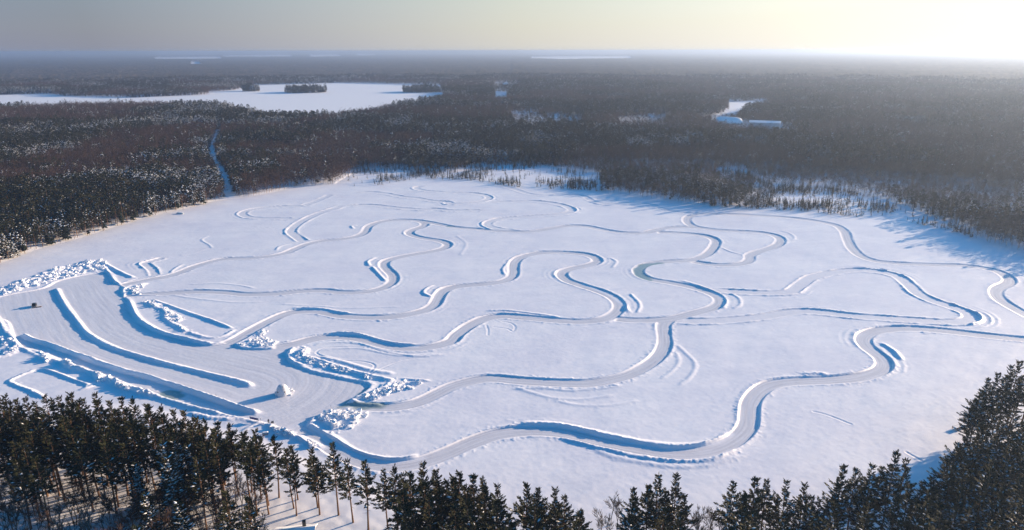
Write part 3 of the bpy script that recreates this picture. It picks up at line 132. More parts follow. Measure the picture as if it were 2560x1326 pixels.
class MB:
    def __init__(s): s.v = []; s.f = []; s.m = []
    def poly(s, pts, m=0):
        b = len(s.v); s.v += [tuple(p) for p in pts]; s.f.append(tuple(range(b, b + len(pts)))); s.m.append(m)
    def mesh_part(s, pts, faces, m=0):
        b = len(s.v); s.v += [tuple(p) for p in pts]
        for f in faces: s.f.append(tuple(b + i for i in f)); s.m.append(m)
    def box(s, c, d, m=0, rz=0.0, taper=1.0):
        x, y, z = d[0] / 2, d[1] / 2, d[2] / 2
        ca, sa = math.cos(rz), math.sin(rz)
        P = []
        for sz in (-1, 1):
            t = taper if sz > 0 else 1.0
            for sx, sy in ((-1, -1), (1, -1), (1, 1), (-1, 1)):
                a, b_ = sx * x * t, sy * y * t
                P.append((c[0] + a * ca - b_ * sa, c[1] + a * sa + b_ * ca, c[2] + sz * z))
        s.mesh_part(P, [(3, 2, 1, 0), (4, 5, 6, 7), (0, 1, 5, 4), (1, 2, 6, 5), (2, 3, 7, 6), (3, 0, 4, 7)], m)
    def tube(s, pts, rad, n=5, m=0, cap=False):
        pts = [Vector(p) for p in pts]
        rings = []
        for i, p in enumerate(pts):
            d = (pts[min(i + 1, len(pts) - 1)] - pts[max(i - 1, 0)])
            d = d.normalized() if d.length > 1e-6 else Vector((0, 0, 1))
            a = d.orthogonal().normalized(); b = d.cross(a)
            rings.append([p + (a * math.cos(2 * math.pi * k / n) + b * math.sin(2 * math.pi * k / n)) * rad[i] for k in range(n)])
        P = [q for r_ in rings for q in r_]
        F = [(i * n + k, i * n + (k + 1) % n, (i + 1) * n + (k + 1) % n, (i + 1) * n + k) for i in range(len(pts) - 1) for k in range(n)]
        if cap: F += [tuple(reversed(range(n))), tuple((len(pts) - 1) * n + k for k in range(n))]
        s.mesh_part(P, F, m)
    def blob(s, c, r, m=0, rnd=random, sq=(1, 1, 1)):
        P = []
        for x, y, z in ((1, 0, 0), (-1, 0, 0), (0, 1, 0), (0, -1, 0), (0, 0, 1), (0, 0, -1)):
            k = r * rnd.uniform(.7, 1.25)
            P.append((c[0] + x * k * sq[0], c[1] + y * k * sq[1], c[2] + z * k * sq[2]))
        s.mesh_part(P, [(0, 2, 4), (2, 1, 4), (1, 3, 4), (3, 0, 4), (2, 0, 5), (1, 2, 5), (3, 1, 5), (0, 3, 5)], m)
    def me(s, name, mats, smooth=False):
        me = bpy.data.meshes.new(name)
        me.from_pydata(s.v, [], s.f)
        for m in mats: me.materials.append(m)
        me.polygons.foreach_set('material_index', s.m)
        if smooth: me.polygons.foreach_set('use_smooth', [True] * len(s.f))
        me.update()
        return me
    def build(s, name, mats, parent=None, smooth=False):
        o = link(bpy.data.objects.new(name, s.me(name, mats if isinstance(mats, list) else [mats], smooth)))
        if parent: o.parent = parent
        return o
_lat = {}
def box_of(m, pad=2):                   # bounding rows and columns of a mask
    r = np.where(m.any(1))[0]; c = np.where(m.any(0))[0]
    return slice(max(0, r[0] - pad), r[-1] + pad), slice(max(0, c[0] - pad), c[-1] + pad)
def vn(x, y, sc, seed=0):                # smooth value noise in 0..1
    if seed not in _lat: _lat[seed] = np.random.default_rng(1000 + seed).random((256, 256)).astype(np.float32)
    L = _lat[seed]
    x = x / sc + 1000.3; y = y / sc + 1000.7
    i = np.floor(x).astype(np.int64); j = np.floor(y).astype(np.int64)
    fx = x - i; fy = y - j
    fx = fx * fx * (3 - 2 * fx); fy = fy * fy * (3 - 2 * fy)
    i &= 255; j &= 255; i1 = (i + 1) & 255; j1 = (j + 1) & 255
    return (L[i, j] * (1 - fx) + L[i1, j] * fx) * (1 - fy) + (L[i, j1] * (1 - fx) + L[i1, j1] * fx) * fy
def fbm(x, y, sc, seed=0, o=3):
    t = 0; a = 1.0; n = 0
    for k in range(o):
        t = t + a * vn(x, y, sc / 2 ** k, seed + k); n += a; a *= .5
    return t / n
def sst(a, b, x):
    t = np.clip((x - a) / (b - a), 0, 1)
    return t * t * (3 - 2 * t)
def spline(pts, step, closed=False):
    P = [np.array(p, float) for p in pts]
    n = len(P); out = []
    if n == 2 and not closed:
        L = np.linalg.norm(P[1] - P[0]); k = max(1, int(L / step))
        return np.array([P[0] + (P[1] - P[0]) * t / k for t in range(k + 1)])
    for i in range(n if closed else n - 1):
        p1, p2 = P[i], P[(i + 1) % n]
        p0 = P[i - 1] if (i > 0 or closed) else 2 * p1 - p2
        p3 = P[(i + 2) % n] if (i + 2 < n or closed) else 2 * p2 - p1
        d01, d12, d23 = (max(np.linalg.norm(b - a), 1e-3) ** .5 for a, b in ((p0, p1), (p1, p2), (p2, p3)))
        m1 = d12 * ((p1 - p0) / d01 - (p2 - p0) / (d01 + d12)) + (p2 - p1)   # centripetal
        m1 = (p2 - p1) + d12 * ((p1 - p0) / d01 - (p2 - p0) / (d01 + d12))
        m2 = (p2 - p1) + d12 * ((p3 - p2) / d23 - (p3 - p1) / (d12 + d23))
        k = max(2, int(np.linalg.norm(p2 - p1) / step))
        for t in np.arange(k) / k:
            out.append((2 * t ** 3 - 3 * t * t + 1) * p1 + (t ** 3 - 2 * t * t + t) * m1 + (-2 * t ** 3 + 3 * t * t) * p2 + (t ** 3 - t * t) * m2)
    if not closed: out.append(P[-1])
    return np.array(out)
def pip(x, y, poly):
    x = np.asarray(x); y = np.asarray(y); poly = np.asarray(poly, float)
    out = np.zeros(x.shape, bool)
    lo, hi = poly.min(0), poly.max(0)
    sel = (x >= lo[0]) & (x <= hi[0]) & (y >= lo[1]) & (y <= hi[1])
    if not sel.any(): return out
    xs, ys = x[sel], y[sel]
    c = np.zeros(xs.shape, bool)
    n = len(poly)
    for i in range(n):
        x1, y1 = poly[i]; x2, y2 = poly[(i + 1) % n]
        if y1 == y2: continue
        k = (y1 > ys) != (y2 > ys)
        if k.any(): c ^= k & (xs < (x2 - x1) * (ys - y1) / (y2 - y1) + x1)
    out[sel] = c
    return out
def inpoly(x, y, poly):                  # one point
    c = False; n = len(poly)
    for i in range(n):
        x1, y1 = poly[i]; x2, y2 = poly[i - 1]
        if (y1 > y) != (y2 > y) and x < (x2 - x1) * (y - y1) / (y2 - y1) + x1: c = not c
    return c

# ------------------------------------------------------------------ materials
def mat(name, col, rough=.9, spec=.2, noise=None):
    m = bpy.data.materials.new(name); m.use_nodes = True
    b = m.node_tree.nodes['Principled BSDF']
    b.inputs['Base Color'].default_value = (*col, 1)
    b.inputs['Roughness'].default_value = rough
    b.inputs['Specular IOR Level'].default_value = spec
    if noise:                                    # noise = (scale, second colour)
        N = m.node_tree.nodes; L = m.node_tree.links
        tc = N.new('ShaderNodeTexCoord'); nz = N.new('ShaderNodeTexNoise'); mx = N.new('ShaderNodeMix'); mx.data_type = 'RGBA'
        nz.inputs['Scale'].default_value = noise[0]; nz.inputs['Detail'].default_value = 3
        rp = N.new('ShaderNodeMapRange'); rp.inputs[1].default_value = .35; rp.inputs[2].default_value = .65
        L.new(tc.outputs['Object'], nz.inputs['Vector']); L.new(nz.outputs[0], rp.inputs[0]); L.new(rp.outputs[0], mx.inputs[0])
        mx.inputs[6].default_value = (*col, 1); mx.inputs[7].default_value = (*noise[1], 1)
        L.new(mx.outputs[2], b.inputs['Base Color'])
    return m
def foliage_mat(name, cols, per='Random'):
    m = bpy.data.materials.new(name); m.use_nodes = True
    N = m.node_tree.nodes; L = m.node_tree.links
    b = N['Principled BSDF']; b.inputs['Roughness'].default_value = .8; b.inputs['Specular IOR Level'].default_value = .15
    oi = N.new('ShaderNodeObjectInfo'); cr = N.new('ShaderNodeValToRGB'); tc = N.new('ShaderNodeNewGeometry')
    ad = N.new('ShaderNodeMath'); ad.operation = 'MULTIPLY_ADD'; ad.inputs[1].default_value = .45
    ml = N.new('ShaderNodeMath'); ml.operation = 'MULTIPLY'; ml.inputs[1].default_value = .55
    L.new(oi.outputs['Random'], ml.inputs[0]); L.new(tc.outputs['Random Per Island'], ad.inputs[0]); L.new(ml.outputs[0], ad.inputs[2])
    e = cr.color_ramp.elements
    for i, c in enumerate(cols):
        p = i / (len(cols) - 1)
        if i < 2: e[i].position = p; e[i].color = (*c, 1)
        else:
            q = e.new(p); q.color = (*c, 1)
    if len(cols) > 2:
        for i, c in enumerate(cols): e[i].position = i / (len(cols) - 1); e[i].color = (*c, 1)
    L.new(ad.outputs[0], cr.inputs[0]); L.new(cr.outputs[0], b.inputs['Base Color'])
    return m
def snow_mat():
    m = bpy.data.materials.new('lake_snow'); m.use_nodes = True
    N = m.node_tree.nodes; L = m.node_tree.links
    b = N['Principled BSDF']
    def attr(n):
        a = N.new('ShaderNodeAttribute'); a.attribute_name = n; return a.outputs['Fac']
    def mix(f, a, c):
        x = N.new('ShaderNodeMix'); x.data_type = 'RGBA'
        L.new(f, x.inputs[0])
        for i, v in ((6, a), (7, c)):
            if isinstance(v, tuple): x.inputs[i].default_value = (*v, 1)
            else: L.new(v, x.inputs[i])
        return x.outputs[2]
    def noise(vec, sc, det=4):
        n = N.new('ShaderNodeTexNoise'); n.inputs['Scale'].default_value = sc; n.inputs['Detail'].default_value = det
        L.new(vec, n.inputs['Vector']); return n.outputs[0]
    def rng_(v, a, b_, c=0., d=1.):
        r = N.new('ShaderNodeMapRange'); L.new(v, r.inputs[0])
        for i, q in enumerate((a, b_, c, d)): r.inputs[i + 1].default_value = q
        return r.outputs[0]
    def mth(op, a, b_):
        x = N.new('ShaderNodeMath'); x.operation = op
        for i, v in ((0, a), (1, b_)):
            if isinstance(v, (int, float)): x.inputs[i].default_value = v
            else: L.new(v, x.inputs[i])
        return x.outputs[0]
    pos = N.new('ShaderNodeNewGeometry').outputs['Position']
    cmb = N.new('ShaderNodeCombineXYZ')
    L.new(mth('MULTIPLY', attr('lat'), 1.3), cmb.inputs[0]); L.new(mth('MULTIPLY', attr('arc'), .035), cmb.inputs[1])
    streak = noise(cmb.outputs[0], 1.0, 5)
    big = noise(pos, .03, 4)
    fine = noise(pos, .9, 5)
    fresh = mix(rng_(big, .35, .7), (.90, .90, .95), (.81, .81, .89))
    plow = mix(rng_(streak, .40, .60), (.61, .605, .66), (.78, .775, .83))
    plow = mix(rng_(fine, .45, .75), plow, (.68, .67, .71))
    c = mix(attr('plow'), fresh, plow)
    icec = mix(rng_(fine, .35, .65), (.25, .33, .34), (.36, .42, .42))
    c = mix(attr('ice'), c, icec)
    L.new(c, b.inputs['Base Color'])
    ro = rng_(attr('ice'), 0, 1, .5, .28)
    L.new(ro, b.inputs['Roughness'])
    b.inputs['Specular IOR Level'].default_value = .6
    bp = N.new('ShaderNodeBump'); bp.inputs['Strength'].default_value = .35; bp.inputs['Distance'].default_value = .12
    hs = mth('ADD', mth('MULTIPLY', fine, .7), mth('MULTIPLY', noise(pos, 4.0, 3), .3))
    L.new(hs, bp.inputs['Height']); L.new(bp.outputs[0], b.inputs['Normal'])
    return m
M_SNOW = snow_mat()
M_CLUMP = mat('snow_clump', (.87, .88, .92), .6, .25)
M_NEEDLE = foliage_mat('pine_needles', [(.014, .019, .009), (.026, .031, .013), (.042, .042, .018), (.058, .044, .021)])
M_SPRUCE = foliage_mat('spruce_needles', [(.010, .016, .012), (.017, .025, .018), (.026, .031, .019)])
M_BARK = mat('bark', (.13, .075, .048), .9, .1, (3.0, (.21, .12, .072)))
M_TWIG = foliage_mat('bare_twigs', [(.042, .023, .017), (.076, .044, .033), (.115, .072, .054)])
M_PALE = mat('pale_bark', (.22, .19, .17), .9, .1, (2.0, (.12, .10, .09)))
M_DARK = mat('dark_paint', (.012, .013, .016), .4, .5)
M_GLASS = mat('dark_glass', (.02, .025, .03), .1, .5)
M_TYRE = mat('tyre_rubber', (.02, .02, .02), .8, .3)
M_BROWN = mat('brown_wood', (.16, .085, .05), .8, .2, (2.0, (.10, .055, .035)))
M_WALL = mat('timber_wall', (.14, .10, .075), .8, .2, (1.5, (.09, .065, .05)))
M_WHITE = mat('white_paint', (.72, .72, .72), .5, .4)
M_GREYM = mat('grey_metal', (.35, .37, .40), .5, .4)
M_PURPLE = mat('banner_purple', (.085, .075, .24), .6, .3)

# ------------------------------------------------------------------ lake and near shore: one height field
NR, NC, Y0, Y1, KX = 860, 1280, 138.0, 760.0, 1.1
yy = Y0 * (Y1 / Y0) ** (np.arange(NR) / (NR - 1))
uu = np.linspace(-1, 1, NC)
GY = np.repeat(yy[:, None], NC, 1)
GX = GY * KX * uu[None, :]
LY = math.log(Y1 / Y0)
def field(pts, rad, want_arc=True, closed=False):
    """distance, side, arc length and curvature of the nearest point of a polyline, within rad"""
    P = np.asarray(pts)
    if closed: P = np.vstack([P, P[:1]])
    dist = np.full(GX.shape, 1e3, np.float32)
    lat = np.zeros(GX.shape, np.float32); arc = np.zeros(GX.shape, np.float32); kap = np.zeros(GX.shape, np.float32); tt = np.zeros(GX.shape, np.float32)
    seg = np.diff(P, axis=0); sl_ = np.hypot(seg[:, 0], seg[:, 1]); s0 = np.concatenate([[0], np.cumsum(sl_)])
    ang = np.unwrap(np.arctan2(seg[:, 1], seg[:, 0]))
    k_ = np.gradient(ang) / np.maximum(sl_, .1) if len(ang) > 2 else np.zeros(len(ang))
    if len(k_) > 6: k_ = np.convolve(np.pad(k_, 3, mode='edge'), np.ones(7) / 7, 'valid')
    for i in range(len(seg)):
        (ax, ay), (bx, by) = P[i], P[i + 1]
        lo, hi = min(ay, by) - rad, max(ay, by) + rad
        if hi < Y0 or lo > Y1 or sl_[i] < 1e-4: continue
        r0 = max(0, int(math.log(max(lo, Y0) / Y0) / LY * (NR - 1)) - 1); r1 = min(NR, int(math.log(min(hi, Y1) / Y0) / LY * (NR - 1)) + 3)
        xl, xh = min(ax, bx) - rad, max(ax, bx) + rad
        ya, yb = yy[r0], yy[r1 - 1]
        ul = min(xl / ya, xl / yb) / KX; uh = max(xh / ya, xh / yb) / KX
        c0 = max(0, int((ul + 1) / 2 * (NC - 1)) - 1); c1 = min(NC, int((uh + 1) / 2 * (NC - 1)) + 3)
        if c1 <= c0 or r1 <= r0: continue
        x = GX[r0:r1, c0:c1] - ax; y = GY[r0:r1, c0:c1] - ay
        dx, dy = seg[i]; L2 = sl_[i] ** 2
        t = np.clip((x * dx + y * dy) / L2, 0, 1)
        d = np.hypot(x - t * dx, y - t * dy)
        D_ = dist[r0:r1, c0:c1]
        m = d < D_
        D_[m] = d[m]
        sg = np.sign(dx * y - dy * x)
        lat[r0:r1, c0:c1][m] = (d * sg)[m]
        arc[r0:r1, c0:c1][m] = (s0[i] + t * sl_[i])[m]
        kap[r0:r1, c0:c1][m] = (k_[i] * sg)[m]
        tt[r0:r1, c0:c1][m] = ((s0[i] + t * sl_[i]) / s0[-1])[m]
    return dist, lat, arc, kap, tt

shore = np.array(spline(D['shore'], 4.0, True))
inlake = pip(GX, GY, shore)
ds = field(shore, 60, closed=True)[0]
ds = np.minimum(ds, 60)
sdist = np.where(inlake, -ds, ds)               # positive on land
inmarsh = np.zeros(GX.shape, bool)
for m_ in D['marsh']: inmarsh |= pip(GX, GY, m_)
wx = GX * .86 + GY * .5; wy = -GX * .5 + GY * .86
snow = .32 + .16 * (fbm(GX, GY, 34, 1) - .5) + .20 * (fbm(wx / 3.0, wy, 3.6, 5) - .5) + .20 * (fbm(wx / 2.2, wy, 9.0, 15, 2) - .5) + .035 * (vn(GX, GY, 1.3, 9) - .5)
plow = np.zeros(GX.shape, np.float32); lat_a = GX * .55 + GY * .83; arc_a = -GX * .83 + GY * .55
lat_a = lat_a.astype(np.float32).copy(); arc_a = arc_a.astype(np.float32).copy()
bermH = np.zeros(GX.shape); inside = np.zeros(GX.shape); floorH = np.full(GX.shape, 0.0); onlane = np.zeros(GX.shape)
chunk = .55 * vn(GX, GY, 1.1, 21) + .45 * vn(GX, GY, .55, 22)
for ti, (tn, (pts, hw, fl, bh)) in enumerate(D['tracks'].items()):
    P = spline(pts, 2.2)
    d, la, ar, ka, t_ = field(P, 13)
    near = d < 13
    n1 = vn(ar, np.sign(la) * 3.1 + ti * 7.7, 11, 30); n2 = vn(ar, np.sign(la) * 5.3 + ti * 3.3, 3.0, 31)
    w_ = hw * (1 + .10 * (n1 - .5))
    e = d - w_
    outer = np.clip(-ka * 22, 0, 1.4)            # outside of the bend: deeper spoil
    A = bh * ((.42 if ti in (0, 1, 2) else .32) if fl else 1.0) * (.30 + .75 * n1 + .5 * (n2 - .5) + .6 * outer)
    A *= sst(0, .01, t_) * sst(1, .99, t_)
    face = sst(-.3, .5, e)
    if fl:
        prof = face * np.exp(-np.clip(e - .5, 0, None) ** 2 / (2 * (.5 + .3 * outer) ** 2))
    else:
        prof = np.exp(-(e - .4) ** 2 / (2 * .62 ** 2))
    prof = prof + np.exp(-(e - 3.6 - .6 * n1) ** 2 / (2 * .55 ** 2)) * .34 * sst(.3, 1.0, outer) * (.4 + 1.1 * n2) + np.exp(-(e - 5.8 - n1) ** 2 / (2 * .6 ** 2)) * .16 * sst(.5, 1.1, outer) * (.3 + 1.2 * n1)
    rough = (1 - (.7 if fl else .6) * sst(.1, .7, e) * (1 - chunk) * 1.2) * (1 if fl else (.75 + .5 * n2))
    spill = .38 * np.exp(-((e - 1.3) / 1.3) ** 2) * (np.clip(vn(GX, GY, .8, 23) - .70, 0, 1) * 1.5 + np.clip(vn(GX, GY, 2.1, 24) - .74, 0, 1) * 1.6) * (.35 + n1)
    b = np.where(near, A * prof * rough + spill * (1 if fl else .7), 0)
    bermH = np.maximum(bermH, b)
    I = np.where(near, sst(.35, -.45, e), 0) * sst(0, .004, t_) * sst(1, .996, t_)
    if fl:
        fh = .03 + .05 * (vn(la * 1.0, ar * .06, .8, 40 + ti) - .5) + .03 * (vn(la, ar * .04, .35, 60) - .5)
        upd = I > inside
        floorH = np.where(upd, fh, floorH); inside = np.maximum(inside, I)
        plow = np.maximum(plow, np.where(near, sst(.7, -.9, e + .8 * (n2 - .5)), 0) * I ** .5)
        m = near & (e < 2) & (I > .02)
        lat_a[m] = la[m]; arc_a[m] = ar[m]
    else:
        plow = np.maximum(plow, .32 * np.where(near, sst(.5, -.2, e), 0))
        onlane = np.maximum(onlane, np.where(near, sst(.3, -.5, e), 0) * sst(0, .02, t_) * sst(1, .98, t_))
# lanes that were only scraped: packed snow, a little below the fresh snow
snow = snow * (1 - onlane) + onlane * (.20 + .04 * (vn(GX, GY, 2.0, 77) - .5))
bermH *= (1 - .85 * onlane)
area = np.array(spline(D['area'], 3.0, True))
ina = pip(GX, GY, area)
da = field(area, 14, closed=True)[0]
_d, _la, _ar, _k, _t = field(spline(D['ridges'][0][0], 3.0), 95)
_m = (_d < 95) & (plow < .02)
lat_a[_m] = _la[_m]; arc_a[_m] = _ar[_m]
sda = np.where(ina, -da, da)
Ia = sst(.5, -.5, sda)
bermH = np.maximum(bermH, np.where(da < 13, .35 * np.exp(-(sda - .9) ** 2 / 1.1) * (.3 + .9 * chunk), 0))
fa = .03 + .04 * (vn(lat_a, arc_a * .08, 1.2, 90) - .5) + .03 * (vn(GX, GY, .8, 91) - .5)
floorH = np.where(Ia > inside, fa, floorH)
trk = inside.copy()
inside = np.maximum(inside, Ia)
plow = np.maximum(plow, Ia * .62)
Z = (snow + bermH) * (1 - inside) + floorH * inside
for pts, h, w, c in D['ridges']:
    P = spline(pts, 1.5)
    d, la, ar, ka, t_ = field(P, 7 * max(1, w))
    L_ = max(np.hypot(*np.diff(P, axis=0).T).sum(), 1)
    tp = np.minimum(t_, 1 - t_) * L_
    endr = np.clip(1.15 - np.hypot(np.clip(d, 0, None) / (w * 1.9), 0), 0, 1)
    wob = w * (.85 + .3 * vn(ar, la * 0 + h * 13, 6, 33))
    q = np.clip(1 - d / (wob * 1.75), 0, 1)
    prof = q * q * (3 - 2 * q)
    top = 1 - max(c, .28) * .9 * (1 - chunk) * 1.3
    crest = h * (.62 if h >= 1.2 else .75) * (.78 + .4 * vn(ar, la * 0 + w * 31, 9, 34)) * sst(-.5, 3.0, tp)
    Z = Z + crest * prof * top * (1 - .88 * trk * (c < .2)) * (.5 if c == .15 else .68 if c < .13 else 1)
    Z = Z + np.exp(-((d - w * 1.5) / (.8 * w)) ** 2) * np.clip(vn(GX, GY, 1.0, 25) - .70, 0, 1) * (.25 + 2 * max(c - .25, 0)) * (1 - trk)
    plow = plow * (1 - np.clip(prof * 1.5, 0, 1))
for pts in D['grooves']:
    d = field(spline(pts, 1.5), 4)[0]
    Z = Z - (.13 * np.exp(-(d / .35) ** 2) - .06 * np.exp(-((d - .75) / .3) ** 2)) * (1 - inside)
for pts, s_, n_, l_ in D['rubble']:
    msk = pip(GX, GY, pts)
    dd = field(spline(pts, 2.0, True), 4, closed=True)[0]
    k = sst(0, 2.2, dd) * msk
    lum = np.clip(fbm(GX, GY, 2.8 * s_, 50, 4) - .38, 0, 1) * 2.4 * s_
    Z = Z + k * lum * (1 - trk)
    plow = plow * (1 - k)
# land behind the shore
lift = sst(0, 7, sdist)
landZ = .75 + .55 * fbm(GX, GY, 22, 70) + .12 * (vn(GX, GY, 2.2, 71) - .5) + .35 * np.exp(-(sdist - 1.2) ** 2 / 1.5) * (vn(GX, GY, 3.0, 73))
landZ = np.where(inmarsh, .55 + .25 * (fbm(GX, GY, 6, 74) - .3), landZ)
Z = Z * (1 - lift) + landZ * lift
edge = np.minimum(np.minimum((1 - np.abs(uu))[None, :] * 60 * np.ones_like(GX), (np.arange(NR)[::-1] / 12.0)[:, None] * np.ones_like(GX)), (np.arange(NR) / 12.0)[:, None] * np.ones_like(GX))
Z = Z * sst(0, 1, edge) + .9 * (1 - sst(0, 1, edge))
ice = np.zeros(GX.shape, np.float32)
for pts, w in D['ice']:
    d = field(spline(pts, 2.0), 12)[0]
    ice = np.maximum(ice, sst(w, w * .45, d + 3 * (vn(GX, GY, 3.0, 80) - .5)) * (inside > .6))
plow *= (1 - lift)
plow_c = plow * (.72 + .45 * fbm(GX, GY, 3.0, 95, 3))
idx = np.arange(NR * NC).reshape(NR, NC)
quads = np.stack([idx[:-1, :-1], idx[:-1, 1:], idx[1:, 1:], idx[1:, :-1]], -1).reshape(-1, 4)
VV = np.stack([GX, GY, Z], -1).reshape(-1, 3)
fp = (np.maximum(plow, Ia * (plow > .3))[:-1, :-1] > .5).ravel(); fa_ = (Ia[:-1, :-1] > .5).ravel(); fl_ = (lift[:-1, :-1] > .5).ravel()
cls = np.where(fl_, 3, np.where(fp & fa_, 2, np.where(fp, 1, 0)))
for k, nm in enumerate(('lake_snow_cover', 'plowed_track', 'plowed_yard', 'shore_ground')):
    Q = quads[cls == k]
    used, inv = np.unique(Q, return_inverse=True)
    me = grid_mesh(nm, VV[used], inv.reshape(-1, 4), [M_SNOW],
                   {'plow': plow_c.ravel()[used], 'ice': ice.ravel()[used], 'lat': lat_a.ravel()[used], 'arc': arc_a.ravel()[used]})
    # smooth across the seams: take normals of the whole field
    gy_, gx_ = np.gradient(Z)
    tag(link(bpy.data.objects.new(nm, me)), kind='structure')
gyr, gyc = np.gradient(GY); gxr, gxc = np.gradient(GX); gzr, gzc = np.gradient(Z)
NX = gyc * gzr - gzc * gyr; NY = gzc * gxr - gxc * gzr; NZ = gxc * gyr - gyc * gxr
NN = np.stack([NX, NY, NZ], -1).reshape(-1, 3); NN /= np.linalg.norm(NN, axis=1)[:, None]; NN *= np.sign(NN[:, 2:3])
for k, nm in enumerate(('lake_snow_cover', 'plowed_track', 'plowed_yard', 'shore_ground')):
    used = np.unique(quads[cls == k])
    bpy.data.objects[nm].data.normals_split_custom_set_from_vertices(NN[used].astype(np.float32))
def zat(x, y):
    if y <= Y0 or y >= Y1 or abs(x) > KX * y: return .9
    r = math.log(y / Y0) / LY * (NR - 1); c = (x / y / KX + 1) / 2 * (NC - 1)
    return float(Z[min(NR - 1, int(round(r))), min(NC - 1, int(round(c)))])

# ------------------------------------------------------------------ land to the horizon
def land():
    rr = 760.0 * (42000.0 / 760.0) ** (np.arange(60) / 59)
    cc = np.linspace(-1, 1, 41)
    X = rr[:, None] * KX * cc[None, :]; Y = np.repeat(rr[:, None], 41, 1)
    V = np.stack([X, Y, np.full(X.shape, .9)], -1).reshape(-1, 3)
    ix = np.arange(60 * 41).reshape(60, 41)
    F = np.stack([ix[:-1, :-1], ix[:-1, 1:], ix[1:, 1:], ix[1:, :-1]], -1).reshape(-1, 4)
    b = len(V); a, B = Y0 * KX, 42000.0
    ex = np.array([(-a, Y0, .9), (-KX * B, B, .9), (-B, B, .9), (-B, -3000, .9), (-a, -3000, .9), (a, Y0, .9), (KX * B, B, .9), (B, B, .9), (B, -3000, .9), (a, -3000, .9)])
    G = np.array([(0, 1, 2, 3), (3, 4, 0, 0), (5, 8, 7, 6), (5, 9, 8, 8), (4, 9, 5, 0)]) + b
    me = bpy.data.meshes.new('snowy_ground')
    fl = [tuple(f) for f in F] + [tuple(b + i for i in f) for f in ((0, 1, 2, 3), (3, 4, 0), (5, 8, 7, 6), (5, 9, 8), (4, 9, 5, 0))]
    me.from_pydata([tuple(v) for v in V] + [tuple(v) for v in ex], [], fl)
    me.materials.append(M_SNOW)
    tag(link(bpy.data.objects.new('snowy_ground', me)), kind='structure')
land()
FARL = {}
names = {'big': 'far_lake', 'east': 'far_bay'}
for k, pts in D['farlakes'].items():
    FARL[k] = np.array(pts)
    mb = MB(); mb.poly([(x, y, 1.0) for x, y in pts])
    me = mb.me('frozen_lake', [M_CLUMP])
    tag(link(bpy.data.objects.new('frozen_lake', me)), kind='structure')

# haze: one closed box round everything
hz = MB(); hz.box((0, 20000, 61.5), (90000, 46600, 131))
hm = bpy.data.materials.new('haze'); hm.use_nodes = True
try: hm.cycles.homogeneous_volume = True
except AttributeError: pass
hn = hm.node_tree; hn.nodes.remove(hn.nodes['Principled BSDF'])
pv = hn.nodes.new('ShaderNodeVolumePrincipled')
pv.inputs['Color'].default_value = (.42, .54, .76, 1)
pv.inputs['Density'].default_value = 1.15e-4
pv.inputs['Anisotropy'].default_value = .52
hn.links.new(pv.outputs[0], hn.nodes['Material Output'].inputs['Volume'])
tag(hz.build('haze', hm), kind='stuff')

